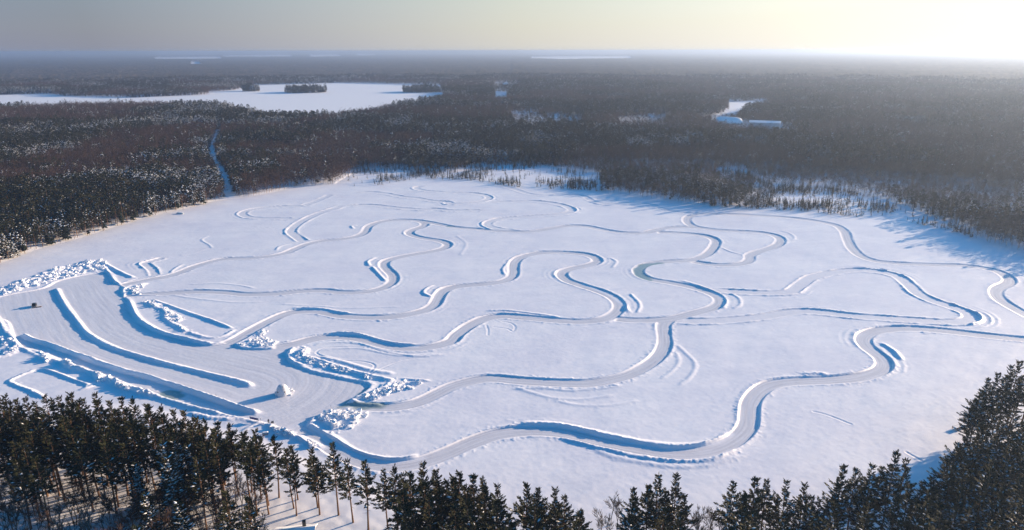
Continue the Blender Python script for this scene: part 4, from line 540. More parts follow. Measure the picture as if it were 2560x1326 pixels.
# ------------------------------------------------------------------ tree builders
def pine_parts(seed, H, base, rad, dens=1.0, snow=.1, droop=0.0, shape='pine'):
    """tall pine: bare trunk with limbs, crown of needle tufts with snow lying on them"""
    r = random.Random(seed)
    tr, cr = MB(), MB()
    bx, by = r.uniform(-.5, .5), r.uniform(-.5, .5)
    ax = lambda z: Vector((bx * math.sin(z / H * 2.2), by * math.sin(z / H * 2.6), z))
    zs = [0, .12 * H, .3 * H, .5 * H, .7 * H, .88 * H, .985 * H]
    r0 = .011 * H
    tr.tube([ax(z) for z in zs], [r0 * 1.25, r0, r0 * .85, r0 * .68, r0 * .45, r0 * .22, .03], 7)
    for _ in range(7):                          # dead stubs under the crown
        z = r.uniform(.25, base + .05) * H; a = r.uniform(0, 6.3); l = r.uniform(.5, 1.5)
        p = ax(z); tr.tube([p, p + Vector((math.cos(a) * l, math.sin(a) * l, r.uniform(-.2, .3)))], [.05, .015], 3)
    z = base * H
    while z < H * .985:
        q = (z - base * H) / (H - base * H)
        if shape == 'pine': L = rad * (.45 + 1.15 * math.sin(min(1, q * 1.15 + .22) * math.pi) ** .8) * (1 - (.22 if rad < 2.6 else .5) * q ** 3) * .82
        else: L = rad * (1.05 - .93 * q) + .25
        nb = max(3, int((6.6 if shape == 'pine' else 7) * dens * (1 - .35 * q)))
        a0 = r.uniform(0, 6.3)
        for k in range(nb):
            if r.random() < .16: continue
            a = a0 + 2 * math.pi * k / nb + r.uniform(-.35, .35)
            l = L * r.choice((.5, .75, .95, 1.1, 1.3)) * r.uniform(.85, 1.1)
            up = (.10 + .75 * q ** 1.5 - droop) + r.uniform(-.15, .15)
            d = Vector((math.cos(a), math.sin(a), up)).normalized()
            p0 = ax(z + r.uniform(-.3, .3)); p1 = p0 + d * l * .55; p2 = p0 + d * l + Vector((0, 0, l * .10))
            tr.tube([p0, p1, p2], [.035 + .012 * l, .03, .012], 3)
            side = Vector((-d.y, d.x, 0)).normalized(); upv = Vector((0, 0, 1))
            def at_(f): return p0.lerp(p1, f / .55) if f < .55 else p1.lerp(p2, (f - .55) / .45)
            def blade(c, dv, s_, w_):
                dv = dv.normalized(); wv = (upv.cross(dv) + Vector((0, 0, r.uniform(-.7, .7)))).normalized() * w_
                cr.poly([c - wv * .5, c + dv * s_ * .5 - wv, c + dv * s_, c + dv * s_ * .5 + wv], 0)
            f = .34 if shape == 'pine' else .15
            while f < 1:
                c = at_(f) + Vector((0, 0, r.uniform(-.12, .12)))
                for sg in (-1, 1):
                    blade(c, d * .65 + side * sg * r.uniform(.35, .95) + upv * r.uniform(-.12, .4), r.uniform(.6, 1.1) * (1.25 - .45 * f), r.uniform(.13, .23))
                if r.random() < .6: blade(c, d * .6 + side * r.uniform(-.7, .7) + upv * r.uniform(.2, .9), r.uniform(.5, .9), r.uniform(.12, .2))
                if r.random() < snow * (1.6 if shape != 'pine' else 1):
                    k_ = r.uniform(.35, .75); cc = c + Vector((0, 0, .14)); q_ = [cc + d * k_, cc - d * k_, cc + side * k_ * .5, cc - side * k_ * .5, cc + upv * .16, cc - upv * .08]
                    cr.mesh_part(q_, [(0, 2, 4), (2, 1, 4), (1, 3, 4), (3, 0, 4), (2, 0, 5), (1, 2, 5), (3, 1, 5), (0, 3, 5)], 1)
                f += r.uniform(.14, .24) / max(l, .6)
            for b in range(5): blade(p2, d + side * r.uniform(-.6, .6) + upv * r.uniform(0, .8), r.uniform(.6, 1.1), r.uniform(.08, .14))
        z += (H * .047 if shape == 'pine' else H * .042) * r.uniform(.75, 1.2) * (1 if shape == 'pine' else .85)
    for b in range(14):                          # leader tuft
        dv = Vector((r.uniform(-.8, .8), r.uniform(-.8, .8), r.uniform(.3, 1))).normalized()
        wv = dv.orthogonal().normalized() * .14; c = ax(H * .97)
        cr.poly([c - wv * .5, c + dv * .6 - wv, c + dv * r.uniform(.9, 1.5), c + dv * .6 + wv], 0)
    return tr, cr
def bare_parts(seed, H, twigs=1.0, spread=.55):
    r = random.Random(seed); tr, cr = MB(), MB()
    def grow(p, d, l, rad, lev):
        mid = p + d * l * .5 + Vector((r.uniform(-1, 1), r.uniform(-1, 1), 0)) * l * .05
        e = p + d * l
        (tr if lev < 2 else cr).tube([p, mid, e], [rad, rad * .8, rad * .6], 5 if lev < 1 else 3)
        if lev >= 4: return
        n = (4, 3, 3, 4)[lev]
        if lev == 3: n = int(n * twigs)
        for k in range(n):
            nd = (d + Vector((r.uniform(-1, 1), r.uniform(-1, 1), r.uniform(-.25, .6))) * (spread + .12 * lev)).normalized()
            if nd.z < -.1: nd.z = .1
            grow(e if k < 2 else p + d * l * r.uniform(.55, .95), nd, l * r.uniform(.55, .82), max(rad * .56, .042), lev + 1)
    grow(Vector((0, 0, 0)), Vector((r.uniform(-.06, .06), r.uniform(-.06, .06), 1)).normalized(), H * .33, .0125 * H, 0)
    return tr, cr
def low_conifer(seed, H, rad, snow):
    r = random.Random(seed); tr, cr = MB(), MB()
    tr.tube([(0, 0, 0), (0, 0, H * .6), (0, 0, H)], [.16, .1, .02], 4)
    base = .12 + r.random() * .1
    n = 11
    for i in range(n):
        q = i / (n - 1); z = H * (base + (1 - base) * q * .97)
        L = rad * (1.05 - .9 * q)
        for k in range(6):
            a = r.uniform(0, 6.3); l = L * r.uniform(.6, 1.25)
            d = Vector((math.cos(a), math.sin(a), 0)); s = Vector((-d.y, d.x, 0)) * l * .38
            p = Vector((0, 0, z + .12 * H / n * 4)); e = Vector((0, 0, z)) + d * l + Vector((0, 0, -.22 * l + r.uniform(-.2, .3)))
            m_ = p.lerp(e, .6)
            cr.poly([p, m_ - s, e, m_ + s], 0)
            if r.random() < snow:
                cr.blob(p.lerp(e, r.uniform(.55, .95)) + Vector((0, 0, .25)), r.uniform(.4, .8), 1, r, (1, 1, .5))
    return tr, cr
def low_pine(seed, H, rad, snow):
    r = random.Random(seed); tr, cr = MB(), MB()
    tr.tube([(0, 0, 0), (r.uniform(-.3, .3), r.uniform(-.3, .3), H * .6), (0, 0, H * .97)], [.2, .13, .03], 4)
    base = r.uniform(.3, .5)
    for i in range(62):
        q = r.random(); z = H * (base + (1 - base) * q)
        L = rad * math.sin(min(1, q * .85 + .2) * math.pi) ** .7
        a = r.uniform(0, 6.3); l = L * r.uniform(.3, 1.05)
        c = Vector((math.cos(a) * l, math.sin(a) * l, z))
        for b in range(3):
            dv = Vector((math.cos(a) + r.uniform(-.8, .8), math.sin(a) + r.uniform(-.8, .8), r.uniform(-.2, .9))).normalized() * r.uniform(.8, 1.5)
            wv = dv.cross(Vector((r.uniform(-1, 1), r.uniform(-1, 1), r.uniform(-1, 1)))).normalized() * r.uniform(.25, .45)
            cr.poly([c - wv * .4, c + dv * .5 - wv, c + dv, c + dv * .5 + wv], 0)
        if r.random() < snow: cr.blob(c + Vector((0, 0, .3)), r.uniform(.3, .75), 1, r, (1, 1, .5))
    return tr, cr
def low_bare(seed, H):
    r = random.Random(seed); tr, cr = MB(), MB()
    tr.tube([(0, 0, 0), (r.uniform(-.3, .3), r.uniform(-.3, .3), H * .5), (r.uniform(-.5, .5), r.uniform(-.5, .5), H * .9)], [.13, .09, .02], 3)
    for i in range(15):
        z = H * r.uniform(.25, .8); a = r.uniform(0, 6.3); l = H * r.uniform(.14, .30)
        p = Vector((0, 0, z)); e = p + Vector((math.cos(a) * l, math.sin(a) * l, l * r.uniform(.3, .9)))
        cr.poly([p + Vector((.06, 0, 0)), p - Vector((.06, 0, 0)), e], 0)
        for k in range(14):
            f = r.uniform(.3, 1.05); c = p.lerp(e, f)
            t = c + Vector((r.uniform(-1, 1), r.uniform(-1, 1), r.uniform(-.5, 1.0))).normalized() * r.uniform(1.0, 2.2)
            w = (t - c).cross(Vector((r.uniform(-1, 1), r.uniform(-1, 1), r.uniform(-1, 1)))).normalized() * r.uniform(.04, .11)
            cr.poly([c + w, c - w, t], 0)
    return tr, cr
PINES = []
for i, (H, b, rd, dn, sn, dr, sh) in enumerate([(21, .46, 2.4, 1.0, .04, 0, 'pine'), (23, .38, 3.0, 1.05, .05, 0, 'pine'), (20, .42, 2.2, 1.0, .045, .05, 'pine'), (22, .33, 3.2, 1.05, .06, -.1, 'pine'), (21, .54, 2.4, 1.0, .03, 0, 'pine'), (24, .24, 3.4, 1.1, .06, -.05, 'pine'), (19, .12, 3.5, 1.1, .14, .15, 'fir')]):
    t, c = pine_parts(100 + i, H, b, rd, dn, sn, dr, sh)
    PINES.append((H, t.me('trunk', [M_BARK]), c.me('crown', [M_NEEDLE, M_CLUMP])))
BARES = []
for i, (H, tw, sp) in enumerate([(14, 1.8, .6), (16, 1.7, .55), (12, 1.9, .7), (11, 1.5, .4)]):
    t, c = bare_parts(200 + i, H, tw, sp)
    BARES.append((H, t.me('trunk', [M_PALE if i in (0, 3) else M_BARK]), c.me('crown', [M_PALE if i == 3 else M_TWIG])))
LOWC = [(m, t.me('trunk', [M_BARK]), c.me('crown', [M_SPRUCE if k == 'c' else M_NEEDLE if k == 'p' else M_TWIG, M_CLUMP]), k) for (m, (t, c), k) in
        [(15, low_conifer(1, 15, 3.2, .24), 'c'), (13, low_conifer(2, 13, 3.0, .30), 'c'), (16, low_conifer(3, 16, 3.2, .01), 'c'), (17, low_pine(4, 17, 3.4, .20), 'p'), (18, low_pine(5, 18, 3.6, .01), 'p'), (15, low_pine(6, 15, 3.2, .26), 'p'),
         (14, low_bare(7, 14), 'b'), (15, low_bare(8, 15), 'b'), (13, low_bare(9, 13), 'b'), (16, low_bare(10, 16), 'b')]]
def tree(name, tm, cm, loc, sc, rz, label, cat, group):
    e = empty(name, loc, rz)
    e.scale = (sc, sc, sc) if not isinstance(sc, tuple) else sc
    tag(e, label, cat, group)
    for n, m in (('trunk', tm), ('crown', cm)):
        o = link(bpy.data.objects.new(n, m)); o.parent = e
    return e

# ------------------------------------------------------------------ foreground pines, each a thing
used_xy = []
def far_enough(x, y, d):
    for a, b in used_xy:
        if (a - x) ** 2 + (b - y) ** 2 < d * d: return False
    return True
def proj(X, Y, Zz):
    d = Zz - CAM_H
    dep = Y * math.cos(PITCH) - d * math.sin(PITCH); up = Y * math.sin(PITCH) + d * math.cos(PITCH)
    return 1280 + 1730 * X / dep, 663 - 1730 * up / dep
PG = {'L': ('tall dark pine in the dense stand along the lower left shore', 'pines of the stand along the lower left shore'),
      'M': ('dark pine in the row at the bottom of the picture, left of the open gap', 'pines of the row in front of the first track bend'),
      'A': ('lower dark pine in the shade of the small clump right of the first open gap', 'pines of the clump in the bottom centre'),
      'B': ('lower dark pine of the clump beside the pale leafless trees', 'pines of the clump beside the pale leafless trees'),
      'C': ('lower dark pine of the broad clump at the bottom right', 'pines of the broad clump at the bottom right'),
      'D': ('lower dark pine of the tall clump left of the blue shadow patch', 'pines of the clump left of the shadow patch'),
      'E': ('large dark pine in the dense stand filling the lower right corner', 'pines of the stand in the lower right corner')}
SUB = [(120, 'at the left edge'), (260, 'below the walled snow field'), (430, 'below the row of snow spurs'), (560, 'below the lower end of the long bank'), (640, 'below the purple banner'), (790, 'below the yard exit'), (900, 'before the first bend of the front track'), (1050, 'below the bend shadow'), (1160, 'where the front track turns away'), (1290, 'at the right end of the dense row')]
def sub_label(px, py, top):
    w = [s for m, s in SUB if px < m][0]
    if top: return 'front row pine topping out against the snow ' + w, 'front row pines ' + w
    return 'dark pine behind the front row ' + w, 'pines behind the front row ' + w
def zone(px):
    return 'L' if px < 640 else 'M' if px < 1290 else 'A' if px < 1500 else 'B' if px < 1760 else 'C' if px < 2075 else 'D' if px < 2298 else 'E'
def put_pine(x, y, h, vi=None, rnd=random, label=None, top=False):
    px, py = proj(x, y, h)
    if vi is None or vi < 6: vi = vi if vi is not None else rnd.choice((0, 2, 4, 0, 2, 4, 1) if zone(px) in 'LM' else (1, 3, 5, 1, 3, 0))
    H, tm, cm = PINES[vi]
    s = h / H
    lb, gr = PG[zone(px)]
    if zone(px) in 'LM': lb, gr = sub_label(px, py, top)
    w_ = s * rnd.uniform(.95, 1.12)
    t = tree('pine_tree', tm, cm, (x, y, zat(x, y) - .1), (w_, w_, s), rnd.uniform(0, 6.28), label or lb, 'tree', None if label else gr)
    used_xy.append((x, y)); return t
special = {(830, 1108): 'tall pine with a star-shaped top standing before the first bend of the front track',
           (10, 992): 'thin pine with a light crown alone at the left edge of the picture',
           (2240, 1130): 'tallest pine of its clump, with flat layered branches, left of the shadow patch'}
tops_px = [proj(*t) for t in D['tops']]
ORD = ['leftmost', 'second from the left', 'third from the left', 'fourth from the left', 'fifth from the left', 'sixth from the left', 'seventh from the left', 'eighth from the left', 'ninth from the left']
CN = {'A': 'in the small bottom centre clump', 'B': 'in the clump beside the pale leafless trees', 'C': 'in the broad clump at the bottom right', 'D': 'in the tall clump beside the shadow patch'}
ordl = {}
for zk_, cn in CN.items():
    ids = sorted([i for i in range(len(tops_px)) if zone(tops_px[i][0]) == zk_], key=lambda i: tops_px[i][0])
    for j, i in enumerate(ids): ordl[i] = 'dark pine top ' + ORD[j] + ' ' + cn
for ti_, (x, y, h) in enumerate(D['tops']):
    px, py = proj(x, y, h)
    lab = None
    for (a, b), l in special.items():
        if abs(a - px) < 9 and abs(b - py) < 9: lab = l
    put_pine(x, y, h - zat(x, y) + .1, 5 if lab and 'layered' in lab else 4 if lab and 'thin' in lab else 1 if lab else None, label=lab or ordl.get(ti_), top=True)
# behind the front rows, towards the camera: fill with more pines and bare trees
rf = random.Random(5)
shore_l = [tuple(p) for p in shore]
npine = len(D['tops']); nb = 0
BL = {'L': ('leafless grey brown tree among the pines of the lower left corner', 'leafless trees in the lower left corner'),
      'B': ('pale leafless tree beside the pine clump at the bottom', 'pale leafless trees at the bottom'),
      'C': ('thin leafless tree between the pine clumps at the bottom right', 'thin leafless trees at the bottom right'),
      'E': ('leafless tree among the dark pines of the lower right corner', 'leafless trees in the lower right corner')}
def put_bare(x, y, h, vi=None, zk=None):
    H, tm, cm = BARES[vi if vi is not None else rf.randrange(4)]
    lb, gr = BL[zk]
    used_xy.append((x, y)); s = h / H
    return tree('bare_tree', tm, cm, (x, y, zat(x, y) - .1), s, rf.uniform(0, 6.28), lb, 'tree', gr)
def front_line(px):                          # lowest allowed picture height of a top at this column
    best = 0; wsum = 0
    for (a, b) in tops_px:
        w = math.exp(-((a - px) / 55.0) ** 2); best += w * b; wsum += w
    return best / wsum if wsum > .02 else 3000
cand = []
for tries in range(14000):
    y = rf.uniform(112, 200); x = rf.uniform(-165, 185)
    if inpoly(x, y, shore_l) and y > 150: continue
    h = rf.uniform(17, 22); px, py = proj(x, y, h)
    if px < -90 or px > 2650 or py > 1370 or py < front_line(px) + 12: continue
    zk = zone(px); bx_, by_ = proj(x, y, 0)
    if not far_enough(x, y, (3.0 if py < 1130 else 3.6) if zk == 'L' else 4.0 if zk == 'E' else 3.1 if zk == 'M' else 5.6): continue
    if 1270 < px < 1305 or 1480 < px < 1570 or 1725 < px < 1815 or 2060 < px < 2085: continue
    if zk == 'M' and 640 < px < 1000 and by_ > 1297: continue
    if zk == 'L' and py > 1125 and px < 650 and rf.random() < (.94 if px < 320 else .84):
        if nb < 110 and far_enough(x, y, 3.6): put_bare(x, y, rf.uniform(11, 15), None, 'L'); nb += 1
        continue
    if zk == 'E' and px > 2300 and (py > 1200 and rf.random() < .45 or px > 2590): continue
    fir = zk == 'L' and 330 < px < 480 and py > 1110
    used_xy.append((x, y)); cand.append((py, x, y, h, 6 if fir else rf.choice([0, 2, 4]) if zk in 'LM' else rf.choice([1, 3, 5, 0])))
cand.sort()
extra = cand[205:]
for py, x, y, h, v in cand[:205]:
    put_pine(x, y, h, v, rf); used_xy.pop(); npine += 1
for tries in range(900):                     # the stands go on beyond both sides of the view
    x, y = (rf.uniform(165, 225), rf.uniform(120, 212)) if tries % 3 else (rf.uniform(-235, -160), rf.uniform(105, 185))
    h = rf.uniform(18, 23); px, py = proj(x, y, h)
    if -60 < px < 2600 or (inpoly(x, y, shore_l) and y > 150) or not far_enough(x, y, 4.4): continue
    used_xy.append((x, y)); extra.append((py, x, y, h, rf.choice([0, 1, 2, 3, 4, 5])))
print('pines', npine, 'extra', len(extra))
for px, py, zk in [(1530, 1232, 'B'), (1545, 1240, 'B'), (1508, 1275, 'B'), (1520, 1282, 'B'), (1725, 1265, 'B'), (1750, 1275, 'B'), (1775, 1262, 'B'), (1800, 1285, 'C'), (2035, 1240, 'C'), (2060, 1268, 'C'), (2350, 1300, 'E'), (1740, 1290, 'B'), (1785, 1295, 'B')]:
    h = rf.uniform(10, 13)
    a = (px - 1280) / 1730; b = -(py - 663) / 1730
    Yd = math.cos(PITCH) + b * math.sin(PITCH); Zd = -math.sin(PITCH) + b * math.cos(PITCH); t = (h - CAM_H) / Zd
    put_bare(a * t, Yd * t, h, 3 if rf.random() < .7 else 0, zk)
for px, py in [(470, 1255), (160, 1200), (205, 1215), (60, 1180), (560, 1260), (520, 1215), (290, 1290), (110, 1270), (20, 1250)]:
    h = rf.uniform(12, 15); a = (px - 1280) / 1730; b = -(py - 663) / 1730
    Yd = math.cos(PITCH) + b * math.sin(PITCH); Zd = -math.sin(PITCH) + b * math.cos(PITCH); t = (h - CAM_H) / Zd
    put_bare(a * t, Yd * t, h, 0 if px > 400 else None, 'L')

# ------------------------------------------------------------------ forest round the lake
def forest_points():
    X, Y = [], []
    r = 150.0
    while r < 3300:
        s = 3.7 if r < 800 else 3.7 * (r / 800) ** .6
        th = np.arange(-R(49), R(49), s / r)
        th = th + rng.uniform(-.45, .45, len(th)) * s / r
        rr = r + rng.uniform(-.45, .45, len(th)) * s
        X.append(np.sin(th) * rr); Y.append(np.cos(th) * rr); r += s
    return np.concatenate(X), np.concatenate(Y)
fx, fy = forest_points()
keep = ~pip(fx, fy, shore)
keep &= ~((fy < 300) & (np.abs(fx) < .80 * fy + 20)) & ~((fy < 235))
near_shore = pip(fx, fy, shore)
mar = np.zeros(fx.shape, bool)
for m_ in D['marsh']: mar |= pip(fx, fy, m_)
keep &= ~mar
for k, pg in FARL.items(): keep &= ~(pip(fx, fy, pg) & (rng.random(fx.shape) > (.22 if k in ('n7', 'n8', 'n12', 'n13', 'n11') else 0)))
def near_line(x, y, pts, w):
    P = np.array(pts); o = np.zeros(x.shape, bool)
    for (ax, ay), (bx, by) in zip(P[:-1], P[1:]):
        dx, dy = bx - ax, by - ay
        t = np.clip(((x - ax) * dx + (y - ay) * dy) / (dx * dx + dy * dy), 0, 1)
        o |= np.hypot(x - ax - t * dx, y - ay - t * dy) < w
    return o
keep &= ~near_line(fx, fy, D['trail'], 4.4)
for c in D['clear'][:1]: keep &= ~near_line(fx, fy, c, 5)
for k in ('hall', 'shed'):
    ox, oy = D['obj'][k]; keep &= np.hypot((fx - ox) / 33, (fy - oy + 32) / 78) > 1
isl = np.zeros(fx.shape, bool)
ix, iy = [], []
for (a, b, w) in D['islands']:
    n = int(w * 7); th = rng.uniform(0, 6.283, n); q = np.sqrt(rng.random(n))
    ix.append(a + np.cos(th) * q * w); iy.append(b + np.sin(th) * q * w * .8)
bare_field = fbm(fx, fy, 150, 120, 3)                      # where leafless trees rule
side = np.clip(fx / np.maximum(fy, 1) * .55, -.4, .5)      # more leafless to the right, more snowy conifers to the left
pb = np.clip((bare_field - .49 + side * .28) * 9 + .5, .05, .95)
keep &= rng.random(fx.shape) > np.clip((bare_field - .55) * 1.2, 0, .3) * (fx > 0)
fx, fy, pb = fx[keep], fy[keep], pb[keep]
fx = np.concatenate([fx] + ix); fy = np.concatenate([fy] + iy); pb = np.concatenate([pb] + [np.full(len(a), .08) for a in ix])
isb = rng.random(len(fx)) < pb
snowy = fbm(fx, fy, 55, 140, 2) - np.clip((fx + 150) / 900, 0, .2)
kind = np.where(isb, 6 + rng.integers(0, 4, len(fx)), np.where(snowy > .52, rng.choice([0, 1, 3, 5], len(fx)), rng.choice([2, 4, 2, 4, 4, 3], len(fx))))
scl = rng.uniform(.62, 1.12, len(fx)) * (.85 + .3 * fbm(fx, fy, 60, 150, 2)) * np.clip(.92 + (np.hypot(fx, fy) - 900) / 6000, .92, 1.25)
scl *= np.where((fx > -120) & (np.hypot(fx, fy) < 760) & ~((fx > 240) & (fy < 480)), .70, 1.0)
rz = rng.uniform(0, 6.283, len(fx))
dist_ = np.hypot(fx, fy)
vis = (np.abs(fx) < .755 * fy) & (fy > 250)
ind = np.zeros(len(fx), bool)
for sel, n_ in ((~isb, 14), (isb, 170)):
    c = np.where(vis & sel)[0]
    ind[c[np.argsort(dist_[c])[:n_]]] = True
for i in np.where(ind)[0]:
    H, tm, cm, k = LOWC[kind[i]]
    rt = fx[i] > 0
    if k == 'b':
        tree('bare_tree', tm, cm, (fx[i], fy[i], zat(fx[i], fy[i]) - .1), float(scl[i]), float(rz[i]), 'small leafless brown tree at the edge of the wood on the ' + ('right shore' if rt else 'left shore'), 'tree', 'leafless trees edging the ' + ('right' if rt else 'left') + ' shore')
    else:
        tree('pine_tree', tm, cm, (fx[i], fy[i], zat(fx[i], fy[i]) - .1), float(scl[i]), float(rz[i]), 'snow-dusted evergreen at the edge of the wood on the ' + ('right shore' if rt else 'left shore'), 'tree', 'evergreens edging the ' + ('right' if rt else 'left') + ' shore')
rest = ~ind
lib = bpy.data.collections.new('tree_kinds')
def joined(tm, cm, nm):
    bm_v = [v.co.copy() for v in tm.vertices] + [v.co.copy() for v in cm.vertices]
    off = len(tm.vertices)
    F = [tuple(p.vertices) for p in tm.polygons] + [tuple(off + v for v in p.vertices) for p in cm.polygons]
    mi = [0] * len(tm.polygons) + [1 + p.material_index for p in cm.polygons]
    me = bpy.data.meshes.new(nm); me.from_pydata(bm_v, [], F)
    for m in list(tm.materials) + list(cm.materials): me.materials.append(m)
    me.polygons.foreach_set('material_index', mi)
    return me
for i, (H, tm, cm, k) in enumerate(LOWC):
    lib.objects.link(bpy.data.objects.new('kind_%02d' % i, joined(tm, cm, 'kind')))
def scatter(name, x, y, z, kd, sc, rot, collection):
    me = bpy.data.meshes.new(name)
    n = len(x)
    me.vertices.add(n)
    me.vertices.foreach_set('co', np.stack([x, y, z], -1).astype(np.float32).ravel())
    a = me.attributes.new('kd', 'INT', 'POINT'); a.data.foreach_set('value', kd.astype(np.int32))
    a = me.attributes.new('sc', 'FLOAT', 'POINT'); a.data.foreach_set('value', sc.astype(np.float32))
    a = me.attributes.new('rt', 'FLOAT_VECTOR', 'POINT'); a.data.foreach_set('vector', np.stack([0 * rot, 0 * rot, rot], -1).astype(np.float32).ravel())
    o = link(bpy.data.objects.new(name, me))
    g = bpy.data.node_groups.new(name, 'GeometryNodeTree')
    g.interface.new_socket('Geometry', in_out='INPUT', socket_type='NodeSocketGeometry')
    g.interface.new_socket('Geometry', in_out='OUTPUT', socket_type='NodeSocketGeometry')
    N = g.nodes; L = g.links
    gi = N.new('NodeGroupInput'); go = N.new('NodeGroupOutput'); ip = N.new('GeometryNodeInstanceOnPoints'); ci = N.new('GeometryNodeCollectionInfo')
    ci.inputs[0].default_value = collection; ci.inputs['Separate Children'].default_value = True; ci.inputs['Reset Children'].default_value = True
    def na(nm, t):
        q = N.new('GeometryNodeInputNamedAttribute'); q.data_type = t; q.inputs[0].default_value = nm; return q.outputs[0]
    L.new(gi.outputs[0], ip.inputs['Points']); L.new(ci.outputs[0], ip.inputs['Instance']); ip.inputs['Pick Instance'].default_value = True
    L.new(na('kd', 'INT'), ip.inputs['Instance Index']); L.new(na('rt', 'FLOAT_VECTOR'), ip.inputs['Rotation']); L.new(na('sc', 'FLOAT'), ip.inputs['Scale'])
    L.new(ip.outputs[0], go.inputs[0])
    o.modifiers.new('scatter', 'NODES').node_group = g
    return tag(o, kind='stuff')
fz = np.array([zat(a, b) - .1 if b < Y1 else .9 for a, b in zip(fx, fy)])
print('forest trees', rest.sum())
o = scatter('forest', fx[rest], fy[rest], fz[rest], kind[rest], scl[rest], rz[rest], lib)
tag(o, 'mixed winter forest of snow-dusted evergreens and leafless trees round the lakes', 'forest')

# far canopy to the horizon
def canopy():
    rr = [3150.0]
    while rr[-1] < 41500: rr.append(rr[-1] * 1.0048)
    rr = np.array(rr); th = np.linspace(-R(43), R(43), 620)
    Rg = np.repeat(rr[:, None], len(th), 1) * (1 + rng.uniform(-.0018, .0018, (len(rr), len(th))))
    Tg = np.repeat(th[None, :], len(rr), 0) + rng.uniform(-.5, .5, (len(rr), len(th))) * (th[1] - th[0])
    X = np.sin(Tg) * Rg; Y = np.cos(Tg) * Rg
    Zc = 9.5 + 5 * rng.random(X.shape) + 5 * fbm(X, Y, 420, 160, 2) + 2.5 * (X > 0)
    Zc += 70 * np.clip((Rg - 16000) / 22000, 0, 1) * np.clip(fbm(X, Y, 5200, 170, 3) - .3, 0, 1)
    hole = np.zeros(X.shape, bool)
    for k, pg in FARL.items(): hole |= pip(X, Y, pg)
    Zc[0] = .5
    ix = np.arange(X.size).reshape(X.shape)
    F = np.stack([ix[:-1, :-1], ix[:-1, 1:], ix[1:, 1:], ix[1:, :-1]], -1).reshape(-1, 4)
    hf = (hole[:-1, :-1] | hole[:-1, 1:] | hole[1:, 1:] | hole[1:, :-1]).ravel()
    m = bpy.data.materials.new('far_canopy'); m.use_nodes = True
    N = m.node_tree.nodes; L = m.node_tree.links; b = N['Principled BSDF']; b.inputs['Roughness'].default_value = .9; b.inputs['Specular IOR Level'].default_value = .05
    pos = N.new('ShaderNodeNewGeometry').outputs['Position']
    n1 = N.new('ShaderNodeTexNoise'); n1.inputs['Scale'].default_value = .012; n1.inputs['Detail'].default_value = 8; L.new(pos, n1.inputs['Vector'])
    cr = N.new('ShaderNodeValToRGB'); e = cr.color_ramp.elements
    e[0].position = .3; e[0].color = (.020, .026, .022, 1); e[1].position = .62; e[1].color = (.075, .062, .055, 1)
    q = e.new(.75); q.color = (.14, .13, .13, 1)
    L.new(n1.outputs[0], cr.inputs[0]); L.new(cr.outputs[0], b.inputs['Base Color'])
    me = grid_mesh('far_forest', np.stack([X, Y, Zc], -1).reshape(-1, 3), F[~hf], [m], smooth=False)
    tag(link(bpy.data.objects.new('far_forest', me)), 'hazy far forest reaching to the horizon', 'forest', kind='stuff')
canopy()

if extra:
    lib3 = bpy.data.collections.new('pine_kinds')
    for i, (H, tm, cm) in enumerate(PINES): lib3.objects.link(bpy.data.objects.new('pine_%02d' % i, joined(tm, cm, 'pine')))
    ex = np.array([(x, y, zat(x, y) - .1, v, h / PINES[v][0], rf.uniform(0, 6.28)) for py, x, y, h, v in extra])
    tag(scatter('pine_stand', ex[:, 0], ex[:, 1], ex[:, 2], ex[:, 3], ex[:, 4], ex[:, 5], lib3), 'dark pines packed behind the front rows at the bottom edge', 'pines')
# ------------------------------------------------------------------ marsh: small spruces and brush
SP = []
for i in range(4):
    r = random.Random(300 + i); cb = MB(); tb = MB(); H = (6.5, 5.0, 4.0, 7.5)[i]
    tb.tube([(0, 0, 0), (0, 0, H)], [.09, .02], 3)
    for j in range(34):
        q = (j + .5) / 34; z = H * (.06 + .94 * q); a = r.uniform(0, 6.3); l = (.2 + (1.05 - q) * H * .16) * r.uniform(.6, 1.3)
        d = Vector((math.cos(a), math.sin(a), 0)); s = Vector((-d.y, d.x, 0)) * l * .4
        p = Vector((0, 0, z + .25)); e = Vector((0, 0, z - .15)) + d * l
        cb.poly([p, p.lerp(e, .6) - s, e, p.lerp(e, .6) + s], 0)
    SP.append((tb.me('trunk', [M_BARK]), cb.me('crown', [M_SPRUCE])))
mk = []
for mi_, pg in enumerate(D['marsh']):
    pg = np.array(pg); lo, hi = pg.min(0), pg.max(0)
    x = rng.uniform(lo[0], hi[0], 9000); y = rng.uniform(lo[1], hi[1], 9000)
    ok = pip(x, y, pg) & ~pip(x, y, shore)
    dens_ = fbm(x, y, 35, 180 + mi_, 2)
    ok &= rng.random(9000) < np.clip((dens_ - .40) * 2.2, .03, .8)
    mk += [(a, b, mi_) for a, b in zip(x[ok], y[ok])]
mk = np.array(mk)
print('marsh trees', len(mk))
ms = rng.uniform(.35, 1.15, len(mk)); mkd = rng.integers(0, 4, len(mk)); mr = rng.uniform(0, 6.28, len(mk))
mz = np.array([zat(a, b) for a, b in mk[:, :2]])
big = np.argsort(-(ms * np.array([6.5, 5, 4, 7.5])[mkd]) / np.hypot(mk[:, 0], mk[:, 1]))
for i in big[:290]:
    nm = ('left', 'right')[int(mk[i, 2])]
    tree('young_spruce', SP[mkd[i]][0], SP[mkd[i]][1], (mk[i, 0], mk[i, 1], mz[i]), float(ms[i]), float(mr[i]), 'small dark spruce on the snowy marsh at the far ' + ('end' if nm == 'left' else 'right shore') + ' of the lake', 'tree', 'young spruces on the ' + ('far' if nm == 'left' else 'right') + ' marsh')
bs = big[290:]
